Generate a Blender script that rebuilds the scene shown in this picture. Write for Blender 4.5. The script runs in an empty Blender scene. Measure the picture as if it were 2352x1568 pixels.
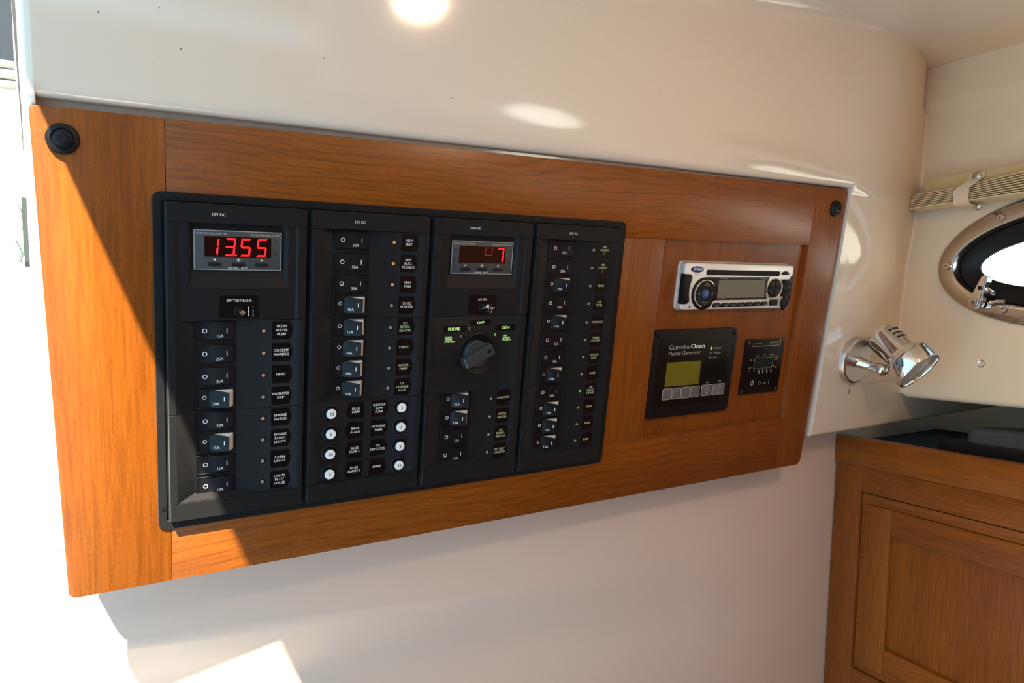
import bpy, bmesh, math, random
from mathutils import Vector, Matrix
random.seed(4)
S = bpy.context.scene
COL = S.collection
PI = math.pi

# ------------------------------------------------------------------ camera, sky, sun, exposure
cam_d = bpy.data.cameras.new('camera')
cam_d.sensor_width = 36.0
cam_d.lens = 36.0 * 1645.6 / 2352.0
cam_d.clip_start = 0.02
cam = bpy.data.objects.new('camera', cam_d)
COL.objects.link(cam)
cam.matrix_world = Matrix(((0.853448, -0.060181, -0.517691, 0.0),
                           (-0.517299, 0.023148, -0.855492, 0.0),
                           (0.063468, 0.997919, -0.011376, 1.5),
                           (0, 0, 0, 1)))
S.camera = cam

# frame of the electrical wall: x along the wall, y into it, z up the (inward leaning) wall
BR = Matrix(((0.995482, -0.017268, -0.093368), (0.0, 0.983324, -0.181861), (0.094951, 0.181040, 0.978881)))
MBW = Matrix.Translation((-0.010447, 0.594893, 1.609525)) @ BR.to_4x4()
# frames of the forward wall and of the cabinet front (both stand upright)
AX = Vector((-0.1558, -0.9878, 0)).normalized()
CN = Vector((-0.9878, 0.1558, 0)).normalized()
ROT = Matrix((AX, -CN, Vector((0, 0, 1)))).transposed().to_4x4()
KF = Vector((1.0594, 0.7169, 1.3735))
MFW = Matrix.Translation((1.1070, 0.6518, 1.4732)) @ ROT
MCF = Matrix.Translation(KF) @ ROT
MID = Matrix.Identity(4)

wd = bpy.data.worlds.new('hazy_sky')
S.world = wd
wd.use_nodes = True
bg = wd.node_tree.nodes['Background']
bg.inputs['Color'].default_value = (0.42, 0.75, 1.0, 1)
bg.inputs['Strength'].default_value = 2.4

sun_d = bpy.data.lights.new('sun', 'SUN')
sun_d.energy = 33.0
sun_d.angle = math.radians(0.6)
sun_d.color = (1.0, 0.91, 0.70)
sun = bpy.data.objects.new('sun', sun_d)
COL.objects.link(sun)
sdir = BR @ Vector((0.35, 0.50, -1.0)).normalized()
sun.rotation_euler = sdir.to_track_quat('-Z', 'Y').to_euler()
sun.location = (-1.5, -2.0, 4.0)

S.view_settings.view_transform = 'Standard'
S.view_settings.look = 'None'
S.view_settings.exposure = -0.15
S.view_settings.gamma = 1.0
S.view_settings.use_curve_mapping = False


# ------------------------------------------------------------------ materials
def newmat(name):
    m = bpy.data.materials.new(name)
    m.use_nodes = True
    return m, m.node_tree, m.node_tree.nodes['Principled BSDF']


def plain(name, col, rough=0.5, metal=0.0, spec=0.5, emit=None, estr=0.0, bump=0.0, bscale=900.0, coat=0.0, var=0.0):
    m, nt, b = newmat(name)
    b.inputs['Base Color'].default_value = (*col, 1)
    b.inputs['Roughness'].default_value = rough
    b.inputs['Metallic'].default_value = metal
    b.inputs['Specular IOR Level'].default_value = spec
    b.inputs['Coat Weight'].default_value = coat
    b.inputs['Coat Roughness'].default_value = 0.05
    if emit:
        b.inputs['Emission Color'].default_value = (*emit, 1)
        b.inputs['Emission Strength'].default_value = estr
    tc = nt.nodes.new('ShaderNodeTexCoord')
    n = nt.nodes.new('ShaderNodeTexNoise')
    n.inputs['Scale'].default_value = bscale
    n.inputs['Detail'].default_value = 3
    nt.links.new(tc.outputs['Object'], n.inputs['Vector'])
    if bump:
        bu = nt.nodes.new('ShaderNodeBump')
        bu.inputs['Strength'].default_value = bump
        bu.inputs['Distance'].default_value = 0.0003
        nt.links.new(n.outputs['Fac'], bu.inputs['Height'])
        nt.links.new(bu.outputs['Normal'], b.inputs['Normal'])
    if var:
        r = nt.nodes.new('ShaderNodeMapRange')
        r.inputs['To Min'].default_value = max(0.0, rough - var)
        r.inputs['To Max'].default_value = min(1.0, rough + var)
        nt.links.new(n.outputs['Fac'], r.inputs['Value'])
        nt.links.new(r.outputs['Result'], b.inputs['Roughness'])
    return m


def wood(name, axis, seed, dark=(0.190, 0.047, 0.0050), light=(0.290, 0.080, 0.0070), lines=0.55, rough=0.33, wscale=26.0):
    """varnished cherry; axis = grain direction 'x' or 'z' (object space)"""
    m, nt, b = newmat(name)
    N, L = nt.nodes, nt.links
    tc = N.new('ShaderNodeTexCoord')
    mp = N.new('ShaderNodeMapping')
    mp.inputs['Location'].default_value = (seed * 0.731, seed * 1.37, seed * 0.419)
    mp.inputs['Scale'].default_value = (0.055, 1, 1) if axis == 'x' else (1, 1, 0.055)
    L.new(tc.outputs['Object'], mp.inputs['Vector'])
    # broad figure
    n1 = N.new('ShaderNodeTexNoise')
    n1.inputs['Scale'].default_value = 14.0
    n1.inputs['Detail'].default_value = 4
    n1.inputs['Roughness'].default_value = 0.6
    L.new(mp.outputs['Vector'], n1.inputs['Vector'])
    # fine pores
    n2 = N.new('ShaderNodeTexNoise')
    n2.inputs['Scale'].default_value = 420.0
    n2.inputs['Detail'].default_value = 3
    L.new(mp.outputs['Vector'], n2.inputs['Vector'])
    # growth lines, bent by a slow drift
    n0 = N.new('ShaderNodeTexNoise')
    n0.inputs['Scale'].default_value = 1.0
    n0.inputs['Detail'].default_value = 2.0
    m0 = N.new('ShaderNodeMapping')
    m0.inputs['Location'].default_value = (seed * 1.31, seed * 0.77, seed * 2.11)
    m0.inputs['Scale'].default_value = (4.5, 6, 12) if axis == 'x' else (12, 6, 4.5)
    L.new(tc.outputs['Object'], m0.inputs['Vector'])
    L.new(m0.outputs['Vector'], n0.inputs['Vector'])
    am = N.new('ShaderNodeMath')
    am.operation = 'MULTIPLY'
    am.inputs[1].default_value = 0.05
    L.new(n0.outputs['Fac'], am.inputs[0])
    cb_ = N.new('ShaderNodeCombineXYZ')
    L.new(am.outputs[0], cb_.inputs['Z' if axis == 'x' else 'X'])
    va = N.new('ShaderNodeVectorMath')
    va.operation = 'ADD'
    L.new(mp.outputs['Vector'], va.inputs[0])
    L.new(cb_.outputs[0], va.inputs[1])
    w = N.new('ShaderNodeTexWave')
    w.wave_type = 'BANDS'
    w.bands_direction = 'Z' if axis == 'x' else 'X'
    w.wave_profile = 'SAW'
    w.inputs['Scale'].default_value = wscale
    w.inputs['Distortion'].default_value = 1.2
    w.inputs['Detail'].default_value = 2.0
    w.inputs['Detail Scale'].default_value = 3.0
    L.new(va.outputs[0], w.inputs['Vector'])
    wr = N.new('ShaderNodeValToRGB')
    wr.color_ramp.elements[0].position = 0.0
    wr.color_ramp.elements[0].color = (0.42, 0.36, 0.32, 1)
    wr.color_ramp.elements[1].position = 0.22
    wr.color_ramp.elements[1].color = (1, 1, 1, 1)
    e3 = wr.color_ramp.elements.new(0.06)
    e3.color = (0.62, 0.58, 0.55, 1)
    L.new(w.outputs['Color'], wr.inputs['Fac'])
    mix = N.new('ShaderNodeMix')
    mix.data_type = 'RGBA'
    L.new(n1.outputs['Fac'], mix.inputs[0])
    mix.inputs[6].default_value = (*dark, 1)
    mix.inputs[7].default_value = (*light, 1)
    mr = N.new('ShaderNodeMapRange')
    mr.inputs['From Min'].default_value = 0.3
    mr.inputs['From Max'].default_value = 0.7
    L.new(n1.outputs['Fac'], mr.inputs['Value'])
    L.new(mr.outputs['Result'], mix.inputs[0])
    mul = N.new('ShaderNodeMix')
    mul.data_type = 'RGBA'
    mul.blend_type = 'MULTIPLY'
    mul.inputs[0].default_value = lines
    L.new(mix.outputs[2], mul.inputs[6])
    L.new(wr.outputs['Color'], mul.inputs[7])
    pr = N.new('ShaderNodeMapRange')
    pr.inputs['From Min'].default_value = 0.35
    pr.inputs['From Max'].default_value = 0.6
    pr.inputs['To Min'].default_value = 0.80
    pr.inputs['To Max'].default_value = 1.05
    L.new(n2.outputs['Fac'], pr.inputs['Value'])
    mul2 = N.new('ShaderNodeMix')
    mul2.data_type = 'RGBA'
    mul2.blend_type = 'MULTIPLY'
    mul2.inputs[0].default_value = 1.0
    L.new(mul.outputs[2], mul2.inputs[6])
    L.new(pr.outputs['Result'], mul2.inputs[7])
    n4 = N.new('ShaderNodeTexNoise')                    # mottled figure
    n4.inputs['Scale'].default_value = 620.0
    n4.inputs['Detail'].default_value = 2
    m4 = N.new('ShaderNodeMapping')
    m4.inputs['Scale'].default_value = (0.45, 1, 1) if axis == 'x' else (1, 1, 0.45)
    L.new(tc.outputs['Object'], m4.inputs['Vector'])
    L.new(m4.outputs['Vector'], n4.inputs['Vector'])
    r4 = N.new('ShaderNodeMapRange')
    r4.inputs['From Min'].default_value = 0.3
    r4.inputs['From Max'].default_value = 0.7
    r4.inputs['To Min'].default_value = 0.87
    r4.inputs['To Max'].default_value = 1.07
    L.new(n4.outputs['Fac'], r4.inputs['Value'])
    mul3 = N.new('ShaderNodeMix')
    mul3.data_type = 'RGBA'
    mul3.blend_type = 'MULTIPLY'
    mul3.inputs[0].default_value = 1.0
    L.new(mul2.outputs[2], mul3.inputs[6])
    L.new(r4.outputs['Result'], mul3.inputs[7])
    L.new(mul3.outputs[2], b.inputs['Base Color'])
    b.inputs['Roughness'].default_value = rough
    b.inputs['Specular IOR Level'].default_value = 0.4
    bu = N.new('ShaderNodeBump')
    bu.inputs['Strength'].default_value = 0.12
    bu.inputs['Distance'].default_value = 0.0004
    L.new(n2.outputs['Fac'], bu.inputs['Height'])
    L.new(bu.outputs['Normal'], b.inputs['Normal'])
    return m


def gelcoat(name, col, rough=0.09, specks=False, blend=None):
    m, nt, b = newmat(name)
    N, L = nt.nodes, nt.links
    tc = N.new('ShaderNodeTexCoord')
    n = N.new('ShaderNodeTexNoise')
    n.inputs['Scale'].default_value = 5.0
    n.inputs['Detail'].default_value = 2
    L.new(tc.outputs['Object'], n.inputs['Vector'])
    mix = N.new('ShaderNodeMix')
    mix.data_type = 'RGBA'
    L.new(n.outputs['Fac'], mix.inputs[0])
    mix.inputs[6].default_value = (*[c * 0.975 for c in col], 1)
    mix.inputs[7].default_value = (*col, 1)
    last = mix.outputs[2]
    if specks:
        v = N.new('ShaderNodeTexNoise')
        v.inputs['Scale'].default_value = 240.0
        v.inputs['Detail'].default_value = 1.0
        L.new(tc.outputs['Object'], v.inputs['Vector'])
        r = N.new('ShaderNodeMapRange')
        r.inputs['From Min'].default_value = 0.815
        r.inputs['From Max'].default_value = 0.85
        L.new(v.outputs['Fac'], r.inputs['Value'])
        mx = N.new('ShaderNodeMix')
        mx.data_type = 'RGBA'
        L.new(r.outputs['Result'], mx.inputs[0])
        L.new(last, mx.inputs[6])
        mx.inputs[7].default_value = (0.12, 0.12, 0.12, 1)
        last = mx.outputs[2]
    b.inputs['Roughness'].default_value = rough
    if blend:                                           # the satin liner begins at the corner
        x0, x1, col2, rough2 = blend
        sp = N.new('ShaderNodeSeparateXYZ')
        L.new(tc.outputs['Object'], sp.inputs['Vector'])
        r2 = N.new('ShaderNodeMapRange')
        r2.inputs['From Min'].default_value = x0
        r2.inputs['From Max'].default_value = x1
        L.new(sp.outputs['X'], r2.inputs['Value'])
        mb = N.new('ShaderNodeMix')
        mb.data_type = 'RGBA'
        L.new(r2.outputs['Result'], mb.inputs[0])
        L.new(last, mb.inputs[6])
        mb.inputs[7].default_value = (*col2, 1)
        last = mb.outputs[2]
        q = N.new('ShaderNodeMapRange')
        q.inputs['To Min'].default_value = rough
        q.inputs['To Max'].default_value = rough2
        L.new(r2.outputs['Result'], q.inputs['Value'])
        L.new(q.outputs['Result'], b.inputs['Roughness'])
    L.new(last, b.inputs['Base Color'])
    b.inputs['Specular IOR Level'].default_value = 0.9
    n3 = N.new('ShaderNodeTexNoise')
    n3.inputs['Scale'].default_value = 60.0
    L.new(tc.outputs['Object'], n3.inputs['Vector'])
    bu = N.new('ShaderNodeBump')
    bu.inputs['Strength'].default_value = 0.05
    bu.inputs['Distance'].default_value = 0.0006
    L.new(n3.outputs['Fac'], bu.inputs['Height'])
    L.new(bu.outputs['Normal'], b.inputs['Normal'])
    return m


def screen_mat(name):
    """insect screen: fine woven threads, real gaps"""
    m, nt, b = newmat(name)
    N, L = nt.nodes, nt.links
    b.inputs['Base Color'].default_value = (0.5, 0.52, 0.55, 1)
    b.inputs['Roughness'].default_value = 0.7
    tc = N.new('ShaderNodeTexCoord')
    outs = []
    for d in ('X', 'Z'):
        w = N.new('ShaderNodeTexWave')
        w.bands_direction = d
        w.inputs['Scale'].default_value = 190.0
        w.inputs['Distortion'].default_value = 0.25
        w.inputs['Detail'].default_value = 0
        L.new(tc.outputs['Object'], w.inputs['Vector'])
        g = N.new('ShaderNodeMath')
        g.operation = 'GREATER_THAN'
        g.inputs[1].default_value = 0.87
        L.new(w.outputs['Fac'], g.inputs[0])
        outs.append(g)
    mx = N.new('ShaderNodeMath')
    mx.operation = 'MAXIMUM'
    L.new(outs[0].outputs[0], mx.inputs[0])
    L.new(outs[1].outputs[0], mx.inputs[1])
    L.new(mx.outputs[0], b.inputs['Alpha'])
    return m


M = {}
M['gel'] = gelcoat('cream_gelcoat', (0.80, 0.675, 0.555), 0.10, True, (0.94, 1.04, (0.82, 0.63, 0.44), 0.42))
M['gel2'] = gelcoat('cream_gelcoat_plain', (0.80, 0.655, 0.555), 0.16)
M['liner'] = gelcoat('beige_liner', (0.82, 0.63, 0.44), 0.42)
M['white'] = gelcoat('white_deck', (0.82, 0.84, 0.83), 0.3)
M['ply'] = plain('dark_teak_sole', (0.13, 0.065, 0.035), 0.45, bump=0.2, bscale=200)
M['stile'] = wood('cherry_stile_left', 'z', 1, lines=0.22, wscale=34)
M['rail'] = wood('cherry_top_rail', 'x', 2, lines=0.6, wscale=38)
M['rail2'] = wood('cherry_bottom_rail', 'x', 3.4, lines=0.6, wscale=36)
M['mid'] = wood('cherry_mid_stile', 'z', 4, lines=0.2)
M['inset'] = wood('cherry_inset', 'z', 5.2, lines=0.35, wscale=30)
M['stile2'] = wood('cherry_stile_right', 'z', 6, lines=0.5, wscale=36)
M['cab_z'] = wood('cherry_cabinet_upright', 'z', 7, lines=0.2)
M['cab_x'] = wood('cherry_cabinet_rail', 'x', 8, lines=0.5, wscale=36)
M['cab_p'] = wood('cherry_cabinet_panel', 'z', 9.3, lines=0.5, wscale=34)
M['trimw'] = wood('cherry_cabinet_edge', 'x', 10, lines=0.2)
M['blk'] = plain('black_moulded_plastic', (0.0055, 0.0055, 0.0065), 0.5, spec=0.18, bump=0.25, bscale=2600)
M['blk'].node_tree.nodes['Principled BSDF'].inputs['Sheen Weight'].default_value = 0.05
M['blk'].node_tree.nodes['Principled BSDF'].inputs['Sheen Roughness'].default_value = 0.6
M['blk2'] = plain('black_satin_plastic', (0.005, 0.005, 0.0065), 0.42, spec=0.26)
M['glossy'] = plain('black_label_plate', (0.003, 0.003, 0.0035), 0.3, spec=0.25)
M['hole'] = plain('dark_recess', (0.003, 0.003, 0.003), 0.8)
M['rubber'] = plain('black_rubber', (0.006, 0.006, 0.007), 0.4, spec=0.25)
M['print'] = plain('white_print', (0.78, 0.78, 0.76), 0.6)
M['printdim'] = plain('grey_print', (0.42, 0.42, 0.40), 0.6)
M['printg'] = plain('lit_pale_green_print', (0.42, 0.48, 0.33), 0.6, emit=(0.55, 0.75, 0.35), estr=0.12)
M['printG'] = plain('lit_green_print', (0.5, 0.7, 0.3), 0.6, emit=(0.50, 0.90, 0.22), estr=0.62)
M['printo'] = plain('orange_print', (0.62, 0.33, 0.08), 0.6)
M['printk'] = plain('black_print', (0.01, 0.01, 0.01), 0.6)
M['ivory'] = plain('white_rocker_side', (0.82, 0.78, 0.74), 0.4)
M['capw'] = plain('white_button_cap', (0.85, 0.85, 0.84), 0.35)
M['meter'] = plain('grey_meter_face', (0.045, 0.05, 0.056), 0.45)
M['meterrim'] = plain('light_grey_rim', (0.26, 0.27, 0.27), 0.5)
M['dispred'] = plain('dark_red_window', (0.010, 0.0008, 0.001), 0.22)
M['seg'] = plain('lit_red_segment', (0.3, 0.01, 0.01), 0.4, emit=(1.0, 0.012, 0.02), estr=1.35)
M['segdim'] = plain('dim_red_segment', (0.2, 0.01, 0.01), 0.4, emit=(1.0, 0.012, 0.03), estr=0.3)
M['ledoff'] = plain('clear_led', (0.22, 0.21, 0.19), 0.25)
M['ledpink'] = plain('tinted_led', (0.42, 0.23, 0.15), 0.25)
M['ledon'] = plain('lit_amber_led', (0.5, 0.2, 0.05), 0.25, emit=(1.0, 0.36, 0.08), estr=0.22)
M['ledgreen'] = plain('lit_green_led', (0.1, 0.4, 0.08), 0.25, emit=(0.25, 0.9, 0.10), estr=0.16)
M['ledyel'] = plain('lit_lime_led', (0.2, 0.4, 0.05), 0.25, emit=(0.35, 0.75, 0.04), estr=0.55)
M['chrome'] = plain('chrome', (0.80, 0.77, 0.73), 0.07, metal=1.0)
M['steel'] = plain('polished_stainless', (0.55, 0.50, 0.46), 0.12, metal=1.0)
M['satin'] = plain('satin_nickel', (0.62, 0.58, 0.54), 0.3, metal=1.0)
M['silver'] = plain('silver_paint', (0.86, 0.84, 0.84), 0.32, metal=0.25)
M['silver2'] = plain('silver_paint_side', (0.55, 0.50, 0.46), 0.42, metal=0.3)
M['lcdgrey'] = plain('blank_lcd_grey', (0.165, 0.155, 0.115), 0.3)
M['lcdyel'] = plain('blank_lcd_olive', (0.155, 0.130, 0.008), 0.35)
M['lcdgrn'] = plain('blank_lcd_green', (0.006, 0.016, 0.007), 0.3)
M['key'] = plain('grey_keypad', (0.125, 0.115, 0.115), 0.5)
M['keyrim'] = plain('pale_key_rim', (0.36, 0.33, 0.32), 0.5)
M['blue'] = plain('blue_button', (0.03, 0.07, 0.24), 0.35)
M['badge'] = plain('blue_badge', (0.012, 0.045, 0.19), 0.2)
M['screwo'] = plain('bronzed_screw', (0.10, 0.042, 0.018), 0.4, metal=0.6)
M['knob'] = plain('slate_knob', (0.032, 0.038, 0.043), 0.4)
M['lam'] = plain('black_worktop', (0.006, 0.0055, 0.005), 0.6, spec=0.05)
M['case'] = plain('grey_case', (0.075, 0.083, 0.09), 0.36)
M['mat'] = plain('black_case_base', (0.006, 0.006, 0.007), 0.45)
M['fabric'] = plain('cream_blind_fabric', (0.76, 0.56, 0.33), 0.8, bump=0.4, bscale=1500)
M['fabric2'] = plain('khaki_headrail', (0.58, 0.415, 0.20), 0.7, bump=0.3, bscale=1500)
M['strap'] = plain('cream_strap', (0.74, 0.57, 0.40), 0.8, bump=0.5, bscale=1800)
M['alu'] = plain('weathered_frame', (0.035, 0.038, 0.04), 0.55, bump=0.4, bscale=900)
M['smoke'] = plain('smoked_panel', (0.035, 0.042, 0.055), 0.3)
M['slat'] = plain('white_slat', (0.2, 0.21, 0.2), 0.5)
M['latch'] = plain('pale_catch', (0.21, 0.245, 0.235), 0.5)
M['domeglow'] = plain('fill_dome_glow', (0.8, 0.75, 0.65), 0.5, emit=(1.0, 0.69, 0.46), estr=125.0)  # glow of the added fill lamp
M['latch2'] = plain('shaded_catch_plate', (0.045, 0.055, 0.055), 0.5)  # shade of the plate's near side is put into this darker grey
M['lens'] = plain('frosted_lens', (0.48, 0.45, 0.41), 0.5)
M['screen'] = screen_mat('insect_screen')

m, nt, b = newmat('clear_glass')
b.inputs['Base Color'].default_value = (0.95, 0.98, 1, 1)
b.inputs['Roughness'].default_value = 0.0
b.inputs['Transmission Weight'].default_value = 1.0
b.inputs['IOR'].default_value = 1.05
M['glass'] = m

g_m, g_nt, g_b = newmat('thin_pane')
g_t = g_nt.nodes.new('ShaderNodeBsdfTransparent')
g_mx = g_nt.nodes.new('ShaderNodeMixShader')
g_fr = g_nt.nodes.new('ShaderNodeFresnel')
g_geo = g_nt.nodes.new('ShaderNodeNewGeometry')
g_ior = g_nt.nodes.new('ShaderNodeMapRange')            # a thin sheet: the same loss on both faces
g_ior.inputs['To Min'].default_value = 1.45
g_ior.inputs['To Max'].default_value = 1.0 / 1.45
g_nt.links.new(g_geo.outputs['Backfacing'], g_ior.inputs['Value'])
g_nt.links.new(g_ior.outputs['Result'], g_fr.inputs['IOR'])
g_b.inputs['Roughness'].default_value = 0.02
g_b.inputs['Metallic'].default_value = 0.0
g_b.inputs['Base Color'].default_value = (0.02, 0.02, 0.02, 1)
g_nt.links.new(g_fr.outputs[0], g_mx.inputs[0])
g_nt.links.new(g_t.outputs[0], g_mx.inputs[1])
g_nt.links.new(g_b.outputs[0], g_mx.inputs[2])
g_nt.links.new(g_mx.outputs[0], g_nt.nodes['Material Output'].inputs['Surface'])
M['pane'] = g_m


# ------------------------------------------------------------------ builders
# coordinates everywhere: millimetres (x along the wall, z DOWN, h out of the wall towards the room)
def V(x, z, h):
    return Vector((x * 0.001, -h * 0.001, -z * 0.001))


def area(p):
    return 0.5 * sum(p[i][0] * p[(i + 1) % len(p)][1] - p[(i + 1) % len(p)][0] * p[i][1] for i in range(len(p)))


def offset(p, d):
    """inset a closed outline by d (towards its inside)"""
    n = len(p)
    s = 1 if area(p) > 0 else -1
    out = []
    for i in range(n):
        a, b, c = Vector(p[i - 1]), Vector(p[i]), Vector(p[(i + 1) % n])
        u, w = (b - a), (c - b)
        if u.length < 1e-9 or w.length < 1e-9:
            out.append(tuple(b))
            continue
        u.normalize()
        w.normalize()
        n1, n2 = Vector((-u.y, u.x)) * s, Vector((-w.y, w.x)) * s
        k = n1 + n2
        if k.length < 1e-6:
            out.append(tuple(b))
            continue
        k = k / max(0.3, (1 + n1.dot(n2)))
        out.append((b.x + k.x * d, b.y + k.y * d))
    return out


def rrect(x0, x1, z0, z1, r, n=4):
    out = []
    for cx, cz, a0 in ((x1 - r, z1 - r, 0), (x0 + r, z1 - r, 90), (x0 + r, z0 + r, 180), (x1 - r, z0 + r, 270)):
        for i in range(n + 1):
            a = math.radians(a0 + 90 * i / n)
            out.append((cx + r * math.cos(a), cz + r * math.sin(a)))
    return out


def ell(cx, cz, a, b, n=32, a0=0.0, a1=360.0):
    full = abs(a1 - a0 - 360) < 1e-6
    k = n if full else n + 1
    return [(cx + a * math.cos(math.radians(a0 + (a1 - a0) * i / n)), cz + b * math.sin(math.radians(a0 + (a1 - a0) * i / n))) for i in range(k)]


class G:
    """collects geometry for ONE mesh object; o = origin of the object in the same millimetres"""

    def __init__(s, o=(0, 0, 0)):
        s.bm = bmesh.new()
        s.o = o

    def v(s, x, z, h):
        return s.bm.verts.new(V(x - s.o[0], z - s.o[1], h - s.o[2]))

    def f(s, vs):
        try:
            return s.bm.faces.new(vs)
        except ValueError:
            return None

    def loops(s, rings, cap0=True, cap1=True, closed=True):
        """rings: list of lists of (x, z, h)"""
        R = [[s.v(*p) for p in r] for r in rings]
        n = len(R[0])
        for a, b in zip(R, R[1:]):
            for i in range(n if closed else n - 1):
                j = (i + 1) % n
                s.f((a[i], a[j], b[j], b[i]))
        if cap0:
            s.f(R[0][::-1])
        if cap1:
            s.f(R[-1])
        return s

    def prism(s, poly, h0, h1, c=0.0, back=True):
        r = [[(x, z, h0) for x, z in poly]]
        if c > 0:
            r.append([(x, z, h1 - c) for x, z in poly])
            r.append([(x, z, h1 - c * 0.3) for x, z in offset(poly, c * 0.3)])
            r.append([(x, z, h1) for x, z in offset(poly, c)])
        else:
            r.append([(x, z, h1) for x, z in poly])
        return s.loops(r, back, True)

    def box(s, x0, x1, z0, z1, h0, h1, c=0.0):
        return s.prism([(x0, z0), (x1, z0), (x1, z1), (x0, z1)], h0, h1, c)

    def ring(s, po, pi, h0, h1, c=0.0):
        """frame between two outlines with the same number of points"""
        co = offset(po, c) if c else po
        ci = offset(pi, -c) if c else pi
        r = [[(x, z, h0) for x, z in po], [(x, z, h1 - c) for x, z in po], [(x, z, h1) for x, z in co],
             [(x, z, h1) for x, z in ci], [(x, z, h1 - c) for x, z in pi], [(x, z, h0) for x, z in pi], [(x, z, h0) for x, z in po]]
        return s.loops(r, False, False)

    def lathe(s, cx, cz, prof, n=28, cap0=True, cap1=True):
        return s.loops([[(cx + r * math.cos(2 * PI * i / n), cz + r * math.sin(2 * PI * i / n), h) for i in range(n)] for r, h in prof], cap0, cap1)

    def axis(s, p0, d, prof, n=28, cap0=True, cap1=True):
        """surface of revolution about an axis p0 + t*d (mm); prof = (radius, t)"""
        d = Vector(d).normalized()
        u = d.orthogonal().normalized()
        w = d.cross(u)
        p0 = Vector(p0)
        rings = []
        for r, t in prof:
            rings.append([tuple(p0 + d * t + (u * math.cos(2 * PI * i / n) + w * math.sin(2 * PI * i / n)) * r) for i in range(n)])
        return s.loops(rings, cap0, cap1)

    def tube(s, pts, r, n=8):
        rings = []
        pts = [Vector(p) for p in pts]
        for i, p in enumerate(pts):
            d = (pts[min(i + 1, len(pts) - 1)] - pts[max(i - 1, 0)]).normalized()
            u = d.cross(Vector((0, 0, 1)))
            if u.length < 1e-3:
                u = d.cross(Vector((0, 1, 0)))
            u.normalize()
            w = d.cross(u)
            rings.append([tuple(p + (u * math.cos(2 * PI * k / n) + w * math.sin(2 * PI * k / n)) * r) for k in range(n)])
        return s.loops(rings)

    def xsec(s, sec, z0, z1):
        """profile of (x, h) points extruded along z"""
        return s.loops([[(x, z0, h) for x, h in sec], [(x, z1, h) for x, h in sec]])

    def hexa(s, p):
        """eight corners: bottom 4 then top 4"""
        v = [s.v(*q) for q in p]
        for q in ((0, 1, 2, 3), (4, 5, 6, 7), (0, 1, 5, 4), (1, 2, 6, 5), (2, 3, 7, 6), (3, 0, 4, 7)):
            s.f([v[i] for i in q])
        return s

    def mesh(s, name, mat, smooth=35, flip=True):
        bm = s.bm
        if flip:
            bmesh.ops.recalc_face_normals(bm, faces=bm.faces)
        me = bpy.data.meshes.new(name)
        bm.to_mesh(me)
        bm.free()
        me.materials.append(mat)
        if smooth:
            for p in me.polygons:
                p.use_smooth = True
            me.set_sharp_from_angle(angle=math.radians(smooth))
        return me

    def build(s, name, mat, parent=None, frame=None, loc=None, smooth=35, flip=True):
        return put(name, s.mesh(name, mat, smooth, flip), parent, frame, s.o if loc is None else loc)


def put(name, me, parent=None, frame=None, loc=(0, 0, 0)):
    o = bpy.data.objects.new(name, me)
    COL.objects.link(o)
    if parent is not None:
        o.parent = parent
        po = parent.get('_o', (0, 0, 0))
        o.location = V(loc[0] - po[0], loc[1] - po[1], loc[2] - po[2])
        o['_o'] = tuple(loc)
    else:
        o.matrix_world = (frame or MID) @ Matrix.Translation(V(*loc))
        o['_o'] = tuple(loc)
    return o


def thing(name, label, cat, frame, loc=(0, 0, 0), group=None):
    o = put(name, None, None, frame, loc)
    o.empty_display_size = 0.02
    o['label'] = label
    o['category'] = cat
    if group:
        o['group'] = group
    return o


def structure(o):
    o['kind'] = 'structure'
    return o


# lettering -----------------------------------------------------------------
_tc = {}


def text_pts(body, bold=0.0, align='CENTER', line=0.95):
    """text as mesh data with capital height 1, centred; returns verts, faces"""
    key = (body, bold, align, line)
    if key in _tc:
        return _tc[key]
    cu = bpy.data.curves.new('lettering', 'FONT')
    cu.body = body
    cu.align_x = align
    cu.align_y = 'CENTER'
    cu.size = 1.0
    cu.space_line = line
    cu.resolution_u = 2
    cu.offset = bold
    ob = bpy.data.objects.new('lettering', cu)
    me = bpy.data.meshes.new_from_object(ob)
    vs = [(v.co.x / 0.729, v.co.y / 0.729) for v in me.vertices]
    fs = [tuple(p.vertices) for p in me.polygons]
    bpy.data.objects.remove(ob)
    bpy.data.curves.remove(cu)
    bpy.data.meshes.remove(me)
    if align == 'CENTER':
        ys = [v[1] for v in vs]
        cy = (max(ys) + min(ys)) / 2
    else:
        cy = 0.0
        ys = [v[1] for v in vs]
        cy = (max(ys) + min(ys)) / 2
    vs = [(x, y - cy) for x, y in vs]
    _tc[key] = (vs, fs)
    return _tc[key]


def add_text(g, body, x, z, cap, h, bold=0.012, sx=1.0, align='CENTER', line=0.95, hf=None, skew=0.0, width=None):
    """put lettering into a G; cap = capital height in mm; hf(x) optional height function"""
    heavy = bold > 0.022
    vs, fs = text_pts(body, 0.0, align, line)
    if width:
        w = max(v[0] for v in vs) - min(v[0] for v in vs)
        sx = width / (w * cap)
    for dx in ((-0.034, 0.0, 0.034) if heavy else (-0.016, 0.016) if bold >= 0.012 else (0.0,)):   # heavy faces are struck three times
        V_ = []
        for tx, ty in vs:
            px, pz = x + (tx + dx) * cap * sx + ty * cap * skew, z - ty * cap
            V_.append(g.v(px, pz, ((hf(px) + h) if hf else h) + dx * 0.2))
        for f in fs:
            g.f([V_[i] for i in f])
    return g


def lettering(items, parent, mat, name='lettering'):
    """items: list of dicts for add_text; one flat print object per line or word group"""
    o = None
    for it in items:
        g = G(parent.get('_o', (0, 0, 0)))
        add_text(g, **it)
        o = g.build(name, mat, parent, smooth=0, flip=False)
    return o


# ------------------------------------------------------------------ the cabin shell
def lip(x):
    return -45.0 - 0.006 * (x + 25)


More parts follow.
